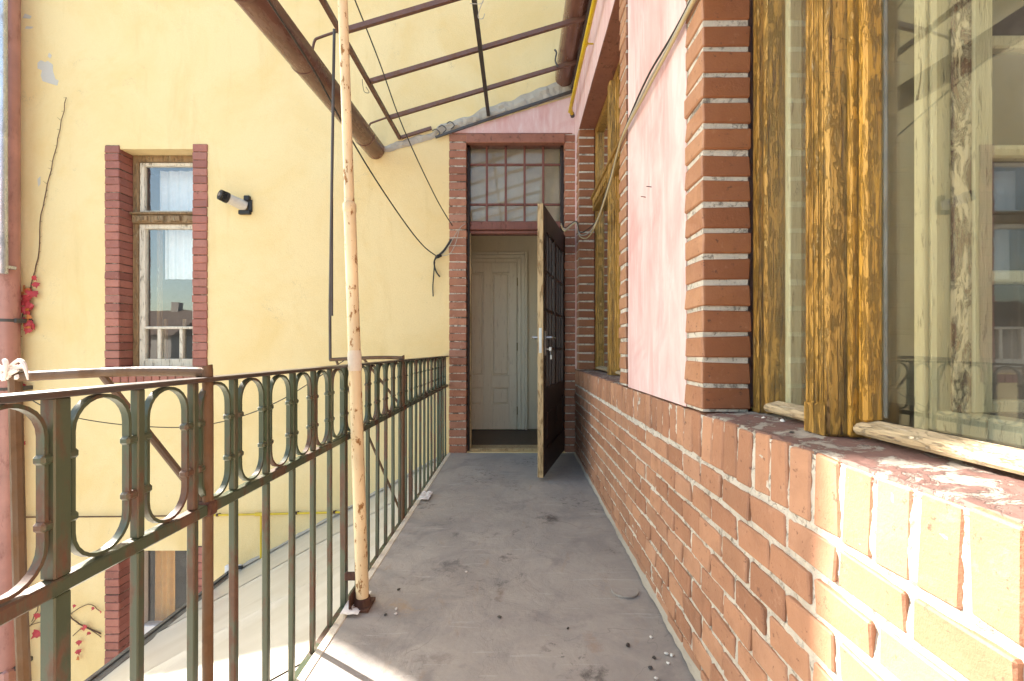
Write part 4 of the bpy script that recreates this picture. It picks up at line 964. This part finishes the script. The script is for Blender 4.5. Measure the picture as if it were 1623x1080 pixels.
lv = [(random.uniform(36, 50), random.uniform(452, 520), random.uniform(.05, .085)) for _ in range(34)]+[(50, 438, .06), (55, 447, .07), (46, 470, .08), (52, 462, .07), (33, 486, .09)]
lv += [(random.uniform(26, 32), y_, random.uniform(.06, .1)) for y_ in (430, 462, 500, 530, 552, 560, 568, 588, 606, 622, 655, 662, 690, 700, 712)]
creeper('bare climbing stem with red leaves at the left of the yellow wall', [[(30, 700), (29, 600), (31, 540), (36, 500), (50, 450), (61, 400), (66, 340), (78, 280), (92, 220), (105, 155)], [(28, 760), (27, 650), (28, 560), (27, 420)], [(30, 650), (45, 648), (55, 662), (58, 672)]], lv)
creeper('thin creeper twigs with a few red leaves low on the yellow wall', [[(160, 1005), (120, 985), (100, 965), (80, 958), (40, 1000)], [(110, 975), (140, 958), (160, 970)], [(115, 1008), (135, 995), (160, 1010)], [(50, 985), (62, 955), (55, 930)], [(30, 1000), (70, 985), (98, 995)]],
        [(128, 995, .05), (133, 990, .06), (124, 1015, .06), (122, 1030, .06), (125, 1042, .05), (143, 1002, .04), (62, 1000, .10), (60, 972, .07), (36, 985, .07), (118, 958, .04), (148, 962, .04), (158, 968, .04)])

# ------------------------------------------------------------------ small litter
pmesh = []
for mat_ in (PEB, PEBD):
    for _ in range(2):
        b = MB(); b.cbox(-1, 1, -1.2, 1.2, 0, 1.3, .5, .25); b.smooth = True; pmesh.append(b.mesh('pebble', mat_))
def pebbles(lst, label, group, z=None, x=None):
    for px, py in lst:
        Y = F*(CAMZ-(z or 0))/(py-CY); p = P(px, py, Y); s_ = random.uniform(.0035, .006)
        tag(place('pebble', random.choice(pmesh), (p.x, p.y, (z or 0)-.004), None, (s_, s_*random.uniform(.8, 1.4), s_), (0, 0, random.random()*3)), label, 'pebble', group)
pebbles([(1032, 1009), (995, 1022), (1037, 1042), (1056, 1036), (1065, 1038), (1059, 1050), (1031, 1058), (1040, 1075)], 'small black and white pebble on the floor near the brick parapet', 'pebbles by the parapet foot')
pebbles([(739, 906), (627, 972), (628, 965), (611, 974), (632, 934), (900, 995), (792, 978)], 'small crumb lying in the middle of the balcony floor', 'crumbs on the balcony floor')
pebbles([(1255, 686), (1362, 697), (1240, 668), (1210, 663)], 'small crumb on the flaking red window sill', 'crumbs on the sill', SZ)
b = MB(); q = P(540, 962, F/(962-CY)); b.grid((XR+.02, 1.70, .0), (.07, 0, 0), (0, .17, 0), 10, 16, lambda p: .006+.010*abs(nz(p, 38))); b.smooth = True
tag(b.build('rag', RAG), 'crumpled white rag on the slab edge by the pole base', 'rag')
b = MB(); b.grid((XR+.03, 3.0, .0), (.07, 0, 0), (0, .16, 0), 10, 14, lambda p: .008+.018*abs(nz(p, 34, 3))); b.smooth = True
tag(b.build('rag', RAG), 'crumpled white scrap on the slab edge beyond the pole', 'rag')

# ------------------------------------------------------------------ houses across the town, mirrored in the windows
for hx, hy, w_, d_, h_, lab in ((-46, -48, 14, 12, 9.4, 'long low house across the town with a red roof'), (-66, -58, 12, 14, 11.5, 'tall house across the town left of the low one'), (-34, -62, 16, 12, 10.8, 'wide house across the town behind the low one'), (-12, -55, 14, 12, 9.0, 'red roofed house straight across the courtyard')):
    t = thing('town_house', (hx, hy, GZ), lab, 'house', 'houses across the town')
    b = MB(); b.box(hx-w_/2, hx+w_/2, hy-d_/2, hy+d_/2, GZ, GZ+h_*.72); b.build('wall', TOWNWALL, t)
    b = MB(); z_ = GZ+h_*.72+.002; o_ = .4
    b.add([(hx-w_/2-o_, hy-d_/2-o_, z_), (hx+w_/2+o_, hy-d_/2-o_, z_), (hx+w_/2+o_, hy+d_/2+o_, z_), (hx-w_/2-o_, hy+d_/2+o_, z_), (hx-w_/2-o_, hy, z_+h_*.35), (hx+w_/2+o_, hy, z_+h_*.35)],
          [(0, 1, 5, 4), (3, 2, 5, 4), (0, 3, 4), (1, 2, 5), (0, 1, 2, 3)]); r_ = b.build('roof', TOWNROOF, t)
    b = MB(); b.box(hx+w_*.2, hx+w_*.2+.9, hy-.4, hy+.4, z_+h_*.2, z_+h_*.35+1.0); b.build('chimney', TOWNWALL, r_)
    for k in range(4):
        xx = hx-w_/2+w_*(k+.5)/4; b = MB(); b.box(xx-.6, xx+.6, hy+d_/2-.1, hy+d_/2+.04, GZ+1.6, GZ+3.2); b.build('window', CASTLE, t)
